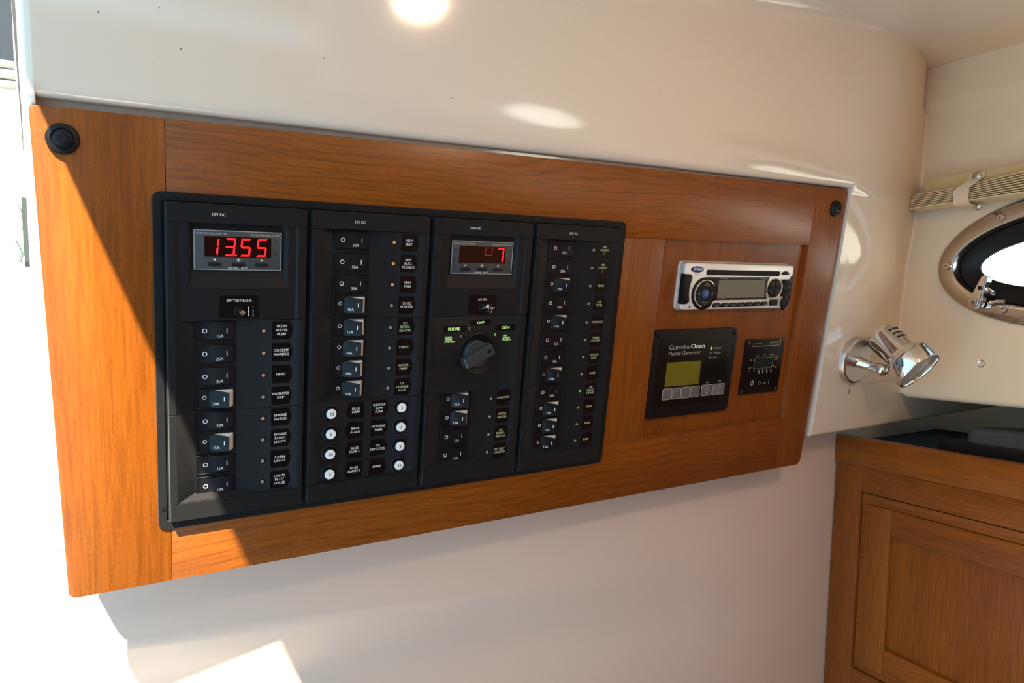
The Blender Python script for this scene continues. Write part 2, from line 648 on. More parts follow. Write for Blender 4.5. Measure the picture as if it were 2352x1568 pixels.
def ceil_z(h):
    """overhead rises slightly away from the side"""
    return -206 - 52 * math.sin(math.radians(83)) - 0.122 * (h - (-2 + 52 * (1 - math.cos(math.radians(83)))))


H0 = -2 + 52 * (1 - math.cos(math.radians(83)))

def belly(z, x):
    """the moulding rounds under gently just above its lower lip"""
    k = min(1.0, max(0.0, (900 - x) / 60))
    return k * 5.2e-5 / 3 * max(0.0, z + 105 + 0.0098 * (x + 25)) ** 3


def wall_profile(x):
    """(z, h) outline of the upper side moulding at station x"""
    p = []
    inside = -12.0 < x < 894.0
    lipped = -20.2 < x < 894.0
    zl = lip(x)
    R = 52.0 if x < 500 else 52.0 - 48.0 * min(1.0, (x - 500) / 400)
    ht = -2 + R * (1 - math.cos(math.radians(83)))
    zc = ceil_z(ht) + R * math.sin(math.radians(83))
    p.append((ceil_z(H0), H0))
    for i in range(9):                                  # crease to the overhead
        a = math.radians(83 * (1 - i / 8))
        p.append((zc - R * math.sin(a), -2 + R * (1 - math.cos(a))))
    for k in (-243, -235, -228, -225, -222, -219, -216, -213, -210, -207, -204, -195, -175, -150, -125, -105, -92, -82, -74, -67):
        t = (k + 253.0) / 193.0
        zq = zc + t * (zl - 9.5 - zc)
        p.append((zq, -2 - belly(zq, x)))
    r = 9.5
    dep = -25.0 if inside else (-13.0 if x < 50 else -5.5)
    for i in range(6):                                  # rounded lip
        a = math.radians(90 * i / 5)
        if lipped:
            p.append((zl - r + r * math.sin(a), -2 - belly(zl - r, x) - r + r * math.cos(a)))
        else:
            p.append((zl - r + r * math.sin(a) + 6 * i / 5, -2 - belly(zl - r, x) + (dep + 2 + belly(zl - r, x)) * (1 - math.cos(a))))
    p.append((zl + (0.4 if lipped else 12), -25.0 if lipped else dep))
    for z in (-15, 25, 65, 105, 145, 180, 205, 222, 228.4, 229.0, 260, 294):
        p.append((z, -25.0 if (-20.2 < x < 894.0 and z < 30) else dep))
    for i in range(1, 5):
        a = math.radians(90 * i / 4)
        p.append((294 + 6 * math.sin(a), dep - 6 * (1 - math.cos(a))))
    p.append((301, -150 if x < 300 else -520))
    return p


def zd_world(x, zw, h=-12.5):
    """z (down the wall, mm) of the point of the wall plane that lies at world height zw"""
    return ((1.609525 + 0.094951 * x * 0.001 - 0.181040 * h * 0.001) - zw) / 0.978881 * 1000


def lerp_table(t, tab):
    for (a, va), (b, vb) in zip(tab, tab[1:]):
        if t <= b:
            k = max(0.0, (t - a) / (b - a))
            return va + (vb - va) * k
    return tab[-1][1]


NB = 18


def plane_off(s, z):
    """the upper part of the forward wall stands proud; its lower edge is a soft ledge"""
    zl = 436 - 0.088 * s
    t = max(0.0, min(1.0, (z - zl + 5) / 10))
    return 14 * t * t * (3 - 2 * t)


def corner_s(z):
    return lerp_table(z, [(0, 6.6), (50, 3), (120, 2), (200, 9), (335, 26), (436, 29), (640, 30)])


def corner_path(p0):
    """from a point of the side moulding (world) round to the forward wall, at constant height"""
    o3 = MFW.to_translation()
    zw = p0.z
    z = (zw - o3.z) * 1000
    d0 = Vector(MBW.to_3x3().col[0])
    if z <= 0.3:
        out = [p0 + d0 * 0.208 * i / (NB - 1) for i in range(NB)]
        return out + [p0 + d0 * 0.5, p0 + d0 * 1.0]
    d0.z = 0
    d0.normalize()
    sc = corner_s(z)
    base = Vector((o3.x, o3.y, zw))
    p3 = base + AX * sc * 0.001
    k = min(1.0, z / 90)
    p2 = base + AX * (sc - 4 - 8 * k) * 0.001
    p1 = p0 + d0 * (p2 - p0).length * (0.42 + 0.45 * (1 - k))
    out = []
    for i in range(NB):
        f = i / (NB - 1)
        t = 1 - (1 - f) ** 1.35
        q = p0 * (1 - t) ** 3 + p1 * 3 * t * (1 - t) ** 2 + p2 * 3 * t * t * (1 - t) + p3 * t ** 3
        k2 = min(1.0, z / 70)
        q = (p0 * (1 - f) + p3 * f).lerp(q, k2 * k2 * (3 - 2 * k2))
        fd = max(0.0, min(1.0, (i - (NB - 9)) / 8.0))
        q = q + CN * plane_off(max(0.0, sc), z) * fd * fd * (3 - 2 * fd) * 0.001
        out.append(Vector((q.x, q.y, zw)))
    out.append(p3 - AX * 0.0002 + CN * (plane_off(max(0.0, sc), z) - 1.2) * 0.001)
    out.append(p3 + AX * 0.024 + CN * (plane_off(max(0.0, sc), z) - 3.0) * 0.001)                                       # tucks behind the forward wall
    return out


def build_wall_back():
    g = G()
    xs = [-27, -24, -20.3, -20.1, -12.1, -11.9, 100, 300, 500, 580, 660, 740, 820, 890, 893.9, 894.1, 900]
    rows = []
    for x in xs:
        pr = wall_profile(x)
        if x == -27:
            pr = [(z, h - 3) for z, h in pr]
        rows.append([g.v(x, z, h) for z, h in pr])
    # edge that turns away into the companionway
    rows.insert(0, [g.v(-29.0, z, h - 9) for z, h in wall_profile(-27)])
    rows.insert(0, [g.v(-29.3, z, h - 60) for z, h in wall_profile(-27)])
    for a, b in zip(rows, rows[1:]):
        for i in range(len(a) - 1):
            g.f((a[i], a[i + 1], b[i + 1], b[i]))
    # the corner: every level sweeps round onto the forward wall; the lowest band runs straight on
    Minv = MBW.inverted()
    ends = []
    for z, h in wall_profile(900):
        ends.append([Minv @ q for q in corner_path(MBW @ V(900, z, h))])
    pr = wall_profile(900)
    tops = [(pr[10][0] - 60 + 5.5 * i, -2.0) for i in range(10)]
    for i, (z, h) in enumerate(tops):
        ends[i] = [Minv @ q for q in corner_path(MBW @ V(900, z, h))]
    prev = [g.v(900, z, h) for z, h in tops] + rows[-1][10:]
    for j in range(1, NB + 2):
        cur = [g.bm.verts.new(e[j]) if j < len(e) else None for e in ends]
        for i in range(len(cur) - 1):
            q = [prev[i], prev[i + 1], cur[i + 1], cur[i]]
            if None not in q:
                g.f(q)
        prev = cur
    bmesh.ops.remove_doubles(g.bm, verts=g.bm.verts, dist=0.00002)
    return structure(g.build('wall_back', M['gel'], None, MBW, smooth=50))




def build_ceiling():
    g = G()
    xa, xb, hb = -98, 1200, 2100
    for th in (0, -35):
        for x0, x1 in ((xa, -29), (-29, 400), (400, xb)):
            for h0, h1 in ((H0, 700), (700, 1400), (1400, hb)):
                g.f([g.v(x, ceil_z(h) + th, h) for x, h in ((x0, h0), (x1 if x1 < xb else xb - 0.16 * h0, h0), (x1 if x1 < xb else xb - 0.16 * h1, h1), (x0, h1))])

    def side(a, b):
        g.f([g.v(a[0], ceil_z(a[1]), a[1]), g.v(b[0], ceil_z(b[1]), b[1]), g.v(b[0], ceil_z(b[1]) - 35, b[1]), g.v(a[0], ceil_z(a[1]) - 35, a[1])])
    side((xa, H0), (xa, hb))
    g.f([g.v(x, ceil_z(h) - 1.0, h) for x, h in ((880, H0 + 80), (1200, H0 + 80), (1240, -160), (880, -160))])
    # the part over the side that closes the corner aft of the moulding
    side((xa, H0), (-29, H0))
    bmesh.ops.remove_doubles(g.bm, verts=g.bm.verts, dist=0.0002)
    return structure(g.build('ceiling', M['gel'], None, MBW, smooth=40))


def W(p):
    """world metres -> the millimetre convention of the identity frame"""
    return (p[0] * 1000, -p[2] * 1000, -p[1] * 1000)


def build_wall_lower():
    """inner side under the moulding: upright, with a faired ledge near the steps"""
    g = G()
    path = [(0.0565, 0.7406), (0.25, 0.7361), (0.5, 0.7302), (0.75, 0.7243), (1.0594, 0.7169), (1.1995, 0.7427), (1.62, 0.8582), (1.95, 0.949)]
    sil = [(1.56, 0.03), (1.30, 0.03), (1.2542, 0.0297), (1.2352, 0.0394), (1.2201, 0.0473), (1.2133, 0.0526), (1.2109, 0.0556), (1.1987, 0.0567), (1.1864, 0.0581), (1.1704, 0.0627)]
    zs = [z for z, _ in sil]
    fair = [(1.150, -0.030), (1.140, -0.034), (1.128, -0.0355), (1.115, -0.034), (1.10, -0.030), (1.07, -0.020), (1.0, 0.005), (0.8, 0.08), (0.10, 0.31)]
    rows = []
    for z, xl in sil:
        r = [g.v(*W((xl, 0.7406, z)))]
        for x, y in path[1:]:
            k = max(0.0, min(1.0, (0.80 - x) / 0.45))
            r.append(g.v(*W((x, y + max(0.0, 1.2109 - z) * 0.49 * k * k * (3 - 2 * k), z))))
        r[0].co.y += max(0.0, 1.2109 - z) * 0.49
        rows.append(r)
    for z, out in fair:
        r = [g.v(*W((0.064, 0.7406 - out, z)))]
        for x, y in path[1:]:
            k = max(0.0, min(1.0, (0.80 - x) / 0.45))
            k = k * k * (3 - 2 * k)
            r.append(g.v(*W((x, y - out * k, z))))
        rows.append(r)
    for a, b in zip(rows, rows[1:]):
        for i in range(len(a) - 1):
            g.f((a[i], a[i + 1], b[i + 1], b[i]))
    # thickness at the companionway end
    for a, b in zip(rows, rows[1:]):
        pa, pb = a[0].co, b[0].co
        va, vb = g.bm.verts.new((pa.x + 0.012, pa.y + 0.03, pa.z)), g.bm.verts.new((pb.x + 0.012, pb.y + 0.03, pb.z))
        g.f((a[0], b[0], vb, va))
    bmesh.ops.remove_doubles(g.bm, verts=g.bm.verts, dist=0.00005)
    return structure(g.build('wall_lower', M['gel2'], None, MID, smooth=60))


def build_wall_right():
    g = G()
    o3 = MFW.to_translation()
    zs = [0, 10, 25, 45, 80, 110, 160, 220, 296, 340, 380, 396, 404, 410, 415, 420, 424, 428, 432, 436, 440, 446, 462, 480, 510, 540, 570, 600, 640]
    svals = [58.5, 60, 110, 160, 247, 340, 434, 600, 813, 1000, 1187, 1300, 2400]
    rows = []
    for z in zs:
        base = Vector((o3.x, o3.y, o3.z + z * 0.001))
        sc = corner_s(z)
        row = []
        for s_ in [sc - 7, sc + 4, sc + 8, sc + 12, sc + 16, sc + 21, sc + 27] + svals:
            row.append(base + AX * s_ * 0.001 + CN * (plane_off(max(sc, s_), z) + 0.06) * 0.001)
        rows.append(row)
    Minv = MFW.inverted()
    # keep the port openings free: skip faces inside the ellipses, then stitch a clean rim
    Minv = MFW.inverted()
    loc = [[Minv @ p for p in row] for row in rows]
    # fine grid near ports
    R = [[g.bm.verts.new(p) for p in row] for row in loc]
    holes = ((247.0, 60), (1000.0, 813))
    for j in range(len(R) - 1):
        for i in range(len(R[0]) - 1):
            q = (R[j][i], R[j][i + 1], R[j + 1][i + 1], R[j + 1][i])
            cx = sum(v.co.x for v in q) / 4 * 1000
            cz = sum(v.co.z for v in q) / 4 * 1000
            skip = False
            for hc, _ in holes:
                if hc - 187 < cx < hc + 187 and 80 < cz < 296:
                    skip = True
            if not skip:
                g.f(q)
    # rolled lower edge and underside, running forward
    last = None
    for i in range(len(R[0])):
        p = R[0][i].co
        k = min(1.0, i / 2.0)
        col = [R[0][i]]
        for a in (30, 60, 90):
            a = math.radians(a)
            col.append(g.bm.verts.new((p.x, p.y + 0.008 * (1 - math.cos(a)) * k, p.z - 0.008 * math.sin(a) * k)))
        col.append(g.bm.verts.new((p.x - (0.13 if i == 0 else 0.0), p.y + 0.62, p.z - 0.008 * k)))
        if last:
            for A, B in zip(range(4), range(1, 5)):
                g.f((last[A], col[A], col[B], last[B]))
        last = col
    # plate around each port: rectangle with an elliptic opening
    zlo, zhi = 80, 296
    for hc, _ in holes:
        xl, xr = hc - 187, hc + 187
        n = 64
        inner, outer = [], []
        ac = math.atan2(108.0, 187.0)
        angs = sorted([2 * PI * k / n for k in range(n)] + [ac, PI - ac, PI + ac, 2 * PI - ac])
        n = len(angs)
        for a in angs:
            c_, s_ = math.cos(a), math.sin(a)
            inner.append(g.bm.verts.new((0.001 * (hc + 172 * c_), -0.00006, 0.001 * (188 + 80 * s_))))
            m_ = max(abs(c_) / 187.0, abs(s_) / 108.0)
            ox, oz = hc + c_ / m_, 188 + s_ / m_
            oz = max(zlo, min(zhi, oz))
            outer.append(g.bm.verts.new((0.001 * ox, -0.00006, 0.001 * oz)))
        depth = [g.bm.verts.new((v.co.x, 0.06 if hc < 500 else 0.006, v.co.z)) for v in inner]
        for k in range(n):
            l = (k + 1) % n
            g.f((outer[k], outer[l], inner[l], inner[k]))
            g.f((inner[k], inner[l], depth[l], depth[k]))
    bmesh.ops.remove_doubles(g.bm, verts=g.bm.verts, dist=0.00005)
    return structure(g.build('wall_right', M['liner'], None, MFW, loc=(0, 0, 0), smooth=60))


wall_back = build_wall_back()
ceiling = build_ceiling()
wall_lower = build_wall_lower()
wall_right = build_wall_right()

# small countersunk screw in the forward wall
g = G((134.3, -48.8, 0))
g.lathe(134.3, -48.8, [(5.6, -1), (5.6, 0.4), (5.0, 0.9), (3.8, 0.4), (3.6, -0.1), (2.0, 0.1), (0.9, -0.9)], 24)
g.build('screw', M['satin'], wall_right)['label'] = 'small recessed steel screw in the beige wall'

# closing surfaces out of view: far side, sole, back of the counter recess
def flat(name, mat, pts, frame=MID, kind='structure'):
    g = G()
    g.f([g.v(*p) for p in pts])
    o = g.build(name, mat, None, frame, smooth=0, flip=False)
    o['kind'] = kind
    return o


# recess behind the counter, far side of the cabin, sole, cockpit outside
def bbox(name, mat, frame, x0, x1, z0, z1, h0, h1, c=0.0):
    g = G()
    g.box(x0, x1, z0, z1, h0, h1, c)
    return structure(g.build(name, mat, None, frame))


bbox('wall_recess', M['liner'], MCF, -700, 2400, -125, 420, -560, -540)
bbox('added_deck', M['white'], MFW, -900, 2600, -92, -80, -3200, -66)  # added white deck: keeps sun out of the recess, brightens port reflections
flat('port_reflector', M['white'], [(-900, -80, -500), (2600, -80, -500), (2600, -760, -1400), (-900, -760, -1400)], MFW)  # added sloping reflector outside the ports, brightens their reflection in the wall
bbox('wall_forward', M['cab_z'], MCF, 640, 2400, -118, 1500, -40, -20)
bbox('wall_front', M['cab_z'], MBW, -98, 850, -470, 1700, 2120, 2150)
bbox('wall_left', M['gel2'], MBW, -110, -98, -470, 1700, 800, 2120)
flat('floor', M['ply'], [(-100, 0, 1300), (2200, 0, 1300), (2200, 0, -1900), (-100, 0, -1900)])
# cockpit seen through the companionway
flat('trim_1', M['white'], [(-3000, -3000, -950), (300, -3000, -950), (300, 1500, -950), (-3000, 1500, -950)])

# added fill lamp, unseen on the overhead: warms the cabin, glints on the wall
dome = thing('fill_dome', 'added warm fill lamp, a round dome unseen on the overhead', 'lamp', MBW, (517, ceil_z(610), 610))
zd_ = ceil_z(610)
g = G((517, zd_, 610))
g.axis((517, zd_, 610), (0, 1, -.12), [(48, -1), (48, 6), (42, 10), (38, 10)], 40)
g.build('base', M['satin'], dome)
g = G((517, zd_, 610))
g.axis((517, zd_, 610), (0, 1, -.12), [(38, 9), (36, 15), (27, 21), (14, 24), (.5, 25)], 40)
g.build('diffuser', M['domeglow'], dome, smooth=60)

# ------------------------------------------------------------------ companionway side, outside the left edge
g = G()
post = [(-34.6, -160, -75), (-30.2, -160, -75), (-30.2, -160, -60), (-34.6, -160, -60)]
g.loops([[(x, z, h) for x, z, h in post], [(x + 3.6, 2, h) for x, z, h in post]])
door = structure(g.build('door_1', M['alu'], None, MBW))
g = G()
g.hexa([(-110, -240, -216), (-40.5, -240, -216), (-41.5, -86.5, -216), (-110, -86.5, -216), (-110, -240, -210), (-40.5, -240, -210), (-41.5, -86.5, -210), (-110, -86.5, -210)])
g.build('smoked_panel', M['smoke'], door)
for zc in (-84, -74.5, -66):
    g = G()
    g.box(-110, -41.8 + (zc + 84) * 0.06, zc - 3.4, zc + 3.4, -222, -207, 1.0)
    g.build('slat', M['slat'], door)

catch = thing('door_catch', 'pale folding door catch with two blades, left of the wooden board', 'catch', MBW, (-28, 48, -30))
g = G((-28, 48, -30))
g.loops([[(x, z, h) for z, h in [(22, -36), (22, -27), (25, -24), (71, -24), (75, -27), (75, -36)] ] for x in (-32.2, -26.6)])
g.build('back_plate', M['latch2'], catch)
for pts in ([(-38.5, 28.5), (-36.2, 27.0), (-34.2, 30.5), (-31.4, 40), (-29.4, 52), (-28.8, 72), (-31, 72), (-36.5, 57), (-39.8, 44), (-40.2, 38)],
            [(-37.6, 56), (-35.5, 60), (-33.2, 66), (-34.6, 72.3), (-37.0, 72.3), (-37.4, 64)]):
    g = G((-28, 48, -30))
    g.prism(pts, -38, -30, 0.6)
    g.build('blade', M['latch'], catch)
g = G((-28, 48, -30))
g.lathe(-31.5, 45, [(2.0, -40), (2.0, -28), (1.2, -27)], 12)
g.build('pivot', M['satin'], catch)

# ------------------------------------------------------------------ cherry board
BZ = -9.0                                              # front of the board
IZ = -15.5                                             # front of the recessed field
def btop(x):
    return -39.3 + (x + 24.6) * (-9.0 / 917.0)
def bbot(x):
    return 337.6 + (x + 14.5) * (2.9 / 897.4)
def bleft(z):
    return -24.6 + (z + 39.3) * (10.1 / 376.9)
def bright(z):
    return 892.5 + (z + 48.3) * (-9.6 / 388.8)

board = thing('wooden_panel', 'long cherry wooden wall panel that carries the black switch panel and radio', 'panel', MBW, (434, 150, BZ))
BO = (434, 150, BZ)
def bpart(name, poly, mat, h1=BZ, h0=-24, c=0.7):
    g = G(BO)
    g.prism(poly, h0, h1, c)
    return g.build(name, M[mat], board)

lt, lb = (bleft(btop(-24)), btop(-24)), (bleft(bbot(-14)), bbot(-14))
r_ = 5
def corner(cx, cz, r, a0):
    return [(cx + r * math.cos(math.radians(a0 + 90 * i / 5)), cz + r * math.sin(math.radians(a0 + 90 * i / 5))) for i in range(6)]
bpart('stile', [(60.1, btop(60)), (60.1, bbot(60))] + corner(lb[0] + 6, lb[1] - 6, 6, 90) + corner(lt[0] + 4, lt[1] + 4, 4, 180), 'stile')
bpart('rail', [(60.3, btop(60)), (827.2, btop(827)), (828, 28.2), (574, 29.8), (510, 30.3), (60.3, 30.3)], 'rail')
bpart('rail', [(60.3, 268.4), (829.6, 268.4), (829.9, bbot(829)), (60.3, bbot(60))], 'rail2')
rt, rb = (bright(-48), btop(892)), (bright(340), bbot(883))
bpart('stile', [(827.4, btop(827))] + corner(rt[0] - 6, rt[1] + 6, 6, 270) + corner(rb[0] - 8, rb[1] - 8, 8, 0) + [(830.1, bbot(830))], 'stile2')
bpart('mid_stile', [(505, 30.5), (574, 30.0), (574, 268.2), (505, 268.2)], 'mid')
g = G(BO)
g.prism([(570, 27), (836, 25), (836, 272), (570, 272)], -23, IZ)
g.build('inset_field', M['inset'], board)
def cap(cx, cz, label):
    g = G((cx, cz, BZ))
    g.lathe(cx, cz, [(10.6, BZ), (10.6, BZ + 1.6), (9.6, BZ + 3.4), (7.4, BZ + 4.0), (6.5, BZ + 3.2), (6.3, BZ + 3.2), (5.9, BZ + 4.4), (4.8, BZ + 4.9), (0.1, BZ + 4.9)], 36)
    o = g.build('screw_cap', M['blk2'], board)
    o['label'] = label
    g = G((cx, cz, BZ))
    p = [(cx + 2.7 * math.cos(PI / 3 * i + 0.3), cz + 2.7 * math.sin(PI / 3 * i + 0.3)) for i in range(6)]
    p2 = [(cx + 3.1 * math.cos(PI / 3 * i + 0.3), cz + 3.1 * math.sin(PI / 3 * i + 0.3)) for i in range(6)]
    g.ring(p2, p, BZ + 4.7, BZ + 5.3, 0.12)
    g.build('hex_socket_rim', M['blk'], o)
    g = G((cx, cz, BZ))
    g.prism(p, BZ + 4.8, BZ + 4.95)
    g.build('hex_socket', M['hole'], o)
cap(-5.3, -18.2, 'black round screw cap at the sunlit upper left corner')
cap(870.0, -22.3, 'black round screw cap at the upper right corner')

# ------------------------------------------------------------------ the switch panel
PO = (282, 151, BZ)
panel = thing('breaker_panel', 'large black switch and breaker panel with red meter displays on the cherry board', 'breaker panel', MBW, PO)
X0 = [59.0, 170.9, 282.8, 394.7]
ZT = [21.2, 35.5, 113.1, 189.4, 265.8, 280.6]
PW = 106.8
FL = -8.0                                              # floor of the breaker recess
FACE = -1.4


def pg():
    return G(PO)


def pp(g, name, mat, smooth=35, parent=None):
    return g.build(name, M[mat], parent or panel, smooth=smooth)


g = pg()
g.ring(rrect(50.6, 513.6, 13.6, 290.0, 6, 4), rrect(57, 503, 20, 282.5, 1, 4), BZ, -7.0, 0.5)
g.prism(rrect(52, 512, 15, 289, 5, 4), BZ + 0.02, -8.7)
pp(g, 'back_plate', 'blk')
g = pg()
g.lathe(54.6, 271.5, [(1.6, -7), (1.6, -6.7), (0.8, -6.6)], 12)
pp(g, 'screw_plug', 'blk2')

SEC_BRK = [(0, FL - .5), (0, -0.35), (0.35, 0), (5.2, 0), (6.0, -0.7), (19.5, FL), (51.0, FL), (66.0, FACE), (98.2, FACE), (100.2, 0), (106.4, 0), (PW, -0.4), (PW, FL - .5)]
SEC_FLAT = [(0, FL - .5), (0, -0.35), (0.35, 0), (5.5, 0), (8.0, FACE), (98.2, FACE), (100.2, 0), (106.4, 0), (PW, -0.4), (PW, FL - .5)]
SEC_HEAD = [(0, FL - .5), (0, -0.3), (0.5, 0.25), (106.3, 0.25), (PW, -0.3), (PW, FL - .5)]


def block(k, i, sec, z1=None):
    g = pg()
    z0, z1 = ZT[i] + 0.22, (z1 or ZT[i + 1]) - 0.22
    x0 = X0[k]
    ins = [(x + (0.25 if j < len(sec) / 2 else -0.25), h - 0.3) for j, (x, h) in enumerate(sec)]
    ins = [(x, max(h, FL - .5)) for x, h in ins]
    g.loops([[(x0 + x, z0, h) for x, h in ins], [(x0 + x, z0 + 0.3, h) for x, h in sec], [(x0 + x, z1 - 0.3, h) for x, h in sec], [(x0 + x, z1, h) for x, h in ins]])
    return g


LAY = [['meter', 'brk', 'brk'], ['brk', 'brk', 'fuse'], ['meter', 'rotary', 'brk'], ['brk', 'brk', 'brk']]
HEAD = ['12V DC', '12V DC', '120V AC', '120V AC']
HTX = [96.6, 211.3, 324.3, 438.2]

for k in range(4):
    x0 = X0[k]
    g = pg()
    g.xsec([(x0 + x, h) for x, h in SEC_HEAD], ZT[0], ZT[1] - 0.15)
    o = pp(g, 'header_strip', 'blk')
    o['label'] = 'black header strip reading %s' % HEAD[k]
    g = pg()
    g.ring(rrect(x0 + 21.5, x0 + 53.5, 23.6, 34.2, 1.2, 3), rrect(x0 + 22.0, x0 + 53.0, 24.1, 33.7, 1.0, 3), 0, 0.36, 0.06)
    g.prism(rrect(x0 + 22, x0 + 53, 24.1, 33.7, 1.0, 3), 0.1, 0.30)
    np_ = pp(g, 'name_plate', 'blk')
    lettering([dict(body=HEAD[k], x=HTX[k], z=28.6, cap=2.35, h=0.36, bold=0.015, sx=0.98)], np_, M['print'])
    # footer with the ramp that closes the recess
    g = pg()
    g.xsec([(x0 + x, h) for x, h in SEC_HEAD], ZT[4] + 0.2, ZT[5] + (0.9 if k else 0))
    pp(g, 'footer_strip', 'blk')
    for i, kind in enumerate(LAY[k], 1):
        if kind == 'brk':
            pp(block(k, i, SEC_BRK), 'switch_block', 'blk')
        elif kind == 'meter':
            # one shell: deep seat for the meter, then a bevel that rises to the flat lower half
            lo = [(0, FL - .5), (0, -0.35), (0.35, 0), (5.5, 0), (8.0, FACE), (15.6, FACE), (18.6, -5.4), (87.6, -5.4), (91.8, FACE), (98.2, FACE), (100.2, 0), (106.4, 0), (PW, -0.4), (PW, FL - .5)]
            hi = [(0, FL - .5), (0, -0.35), (0.35, 0), (5.5, 0), (8.0, FACE), (15.6, FACE), (15.7, FACE), (91.7, FACE), (91.8, FACE), (98.2, FACE), (100.2, 0), (106.4, 0), (PW, -0.4), (PW, FL - .5)]
            z0, z1 = ZT[i] + 0.22, ZT[2] - 0.22
            g = pg()
            g.loops([[(x0 + x, z0, h) for x, h in lo], [(x0 + x, 72.8, h) for x, h in lo], [(x0 + x, 86.0, h) for x, h in hi],
                     [(x0 + x, z1 - .3, h) for x, h in hi], [(x0 + x, z1, h - .3 if h > -8 else h) for x, h in hi]])
            pp(g, 'meter_block', 'blk', 14)
        else:
            pp(block(k, i, SEC_FLAT), kind + '_block', 'blk')
    if LAY[k][2] == 'brk':
        g = pg()
        z1 = ZT[4] + 0.2
        g.hexa([(x0 + 19.5, z1 - 5.0, FL), (x0 + 51, z1 - 5.0, FL), (x0 + 66, z1 - 0.6, FACE - .6), (x0 + 6.2, z1 - 0.6, -0.9),
                (x0 + 19.5, z1, FL), (x0 + 51, z1, FL), (x0 + 66, z1, FACE - .6), (x0 + 6.2, z1, -0.9)])
        pp(g, 'recess_ramp', 'blk', 0)
g = pg()
z1 = ZT[3] + 0.1
x0 = X0[1]
g.hexa([(x0 + 19.5, z1 - 4.4, FL), (x0 + 51, z1 - 4.4, FL), (x0 + 66, z1 - 0.3, FACE - .6), (x0 + 6.2, z1 - 0.3, -0.9),
        (x0 + 19.5, z1, FL), (x0 + 51, z1, FL), (x0 + 66, z1, FACE - .6), (x0 + 6.2, z1, -0.9)])
pp(g, 'recess_ramp', 'blk', 0)

# --- breakers: one of each kind, then copies -------------------------------------------------
BW, BH = 28.0, 15.0                                    # rocker field
NB_ = -6.9


def on_h(x):
    """front of a switched-on rocker, x from the left edge of the field"""
    return -6.9 + (x - 9.0) / 14.0 * 6.6 if x > 9 else -7.3


def off_h(x):
    if x < 10.6:
        return -7.1
    if x < 12.2:
        return -7.1 + (x - 10.6) / 1.6 * 0.75
    return -6.35


def lift(c, dx, dz):
    return c


frame_me = None


def breaker_meshes():
    out = {}
    g = G((0, 0, 0))
    g.ring([(-1.6, -8.5), (29.6, -8.5), (29.6, 8.5), (-1.6, 8.5)], [(-0.1, -7.55), (28.1, -7.55), (28.1, 7.55), (-0.1, 7.55)], FL, -6.7, 0.35)
    g.box(-0.2, 28.2, -7.6, 7.6, FL - 0.3, FL + 0.06)
    out['frame'] = g.mesh('switch_frame', M['blk2'])
    # off: two shallow planes
    g = G()
    z = 7.3
    sec = [(0.1, FL), (0.1, -7.2), (0.3, -7.05), (10.4, -7.1), (12.2, -6.4), (27.6, -6.3), (27.9, -6.5), (27.9, FL)]
    g.xsec(sec, -z, z)
    out['off'] = g.mesh('rocker', M['blk2'], 25)
    # on: right end stands out, pale flanks show
    g = G()
    g.loops([[(10.4, -z, FL), (10.4, -z, -6.5), (23.1, -z + 1.5, -0.95), (27.4, -z + 0.2, -7.0), (27.7, -z, FL)],
             [(10.4, z, FL), (10.4, z, -6.5), (23.1, z - .9, -0.95), (27.4, z - 0.2, -7.0), (27.7, z, FL)]])
    out['onbody'] = g.mesh('rocker', M['ivory'], 25)
    g = G()
    ph = lambda x: -6.8 + (x - 9.2) * (6.0 / 13.9)
    a = [(9.0, -7.0), (9.6, -7.35)]
    pl = [(8.5, 5.8), (8.5, -5.8), (9.5, -7.0), (10.9, -7.45), (23.4, -5.95), (23.4, 6.7), (10.9, 7.45), (9.5, 7.0)]
    g.loops([[(x, zz, FL + .1 if x < 11 else ph(x) - 0.3) for x, zz in pl], [(x, zz, ph(x) + 0.28) for x, zz in pl], [(x, zz, ph(x) + 0.45) for x, zz in offset(pl, 0.3)]])
    out['onface'] = g.mesh('rocker_face', M['blk2'], 30)
    g = G()
    g.loops([[(0.15, -z, FL), (0.15, -z, -7.8), (9.6, -z, -7.1), (9.6, -z, FL)], [(0.15, z, FL), (0.15, z, -7.8), (9.6, z, -7.1), (9.6, z, FL)]])
    out['onleft'] = g.mesh('rocker_tail', M['blk2'], 25)
    return out


BM_ = breaker_meshes()
_lm = {}


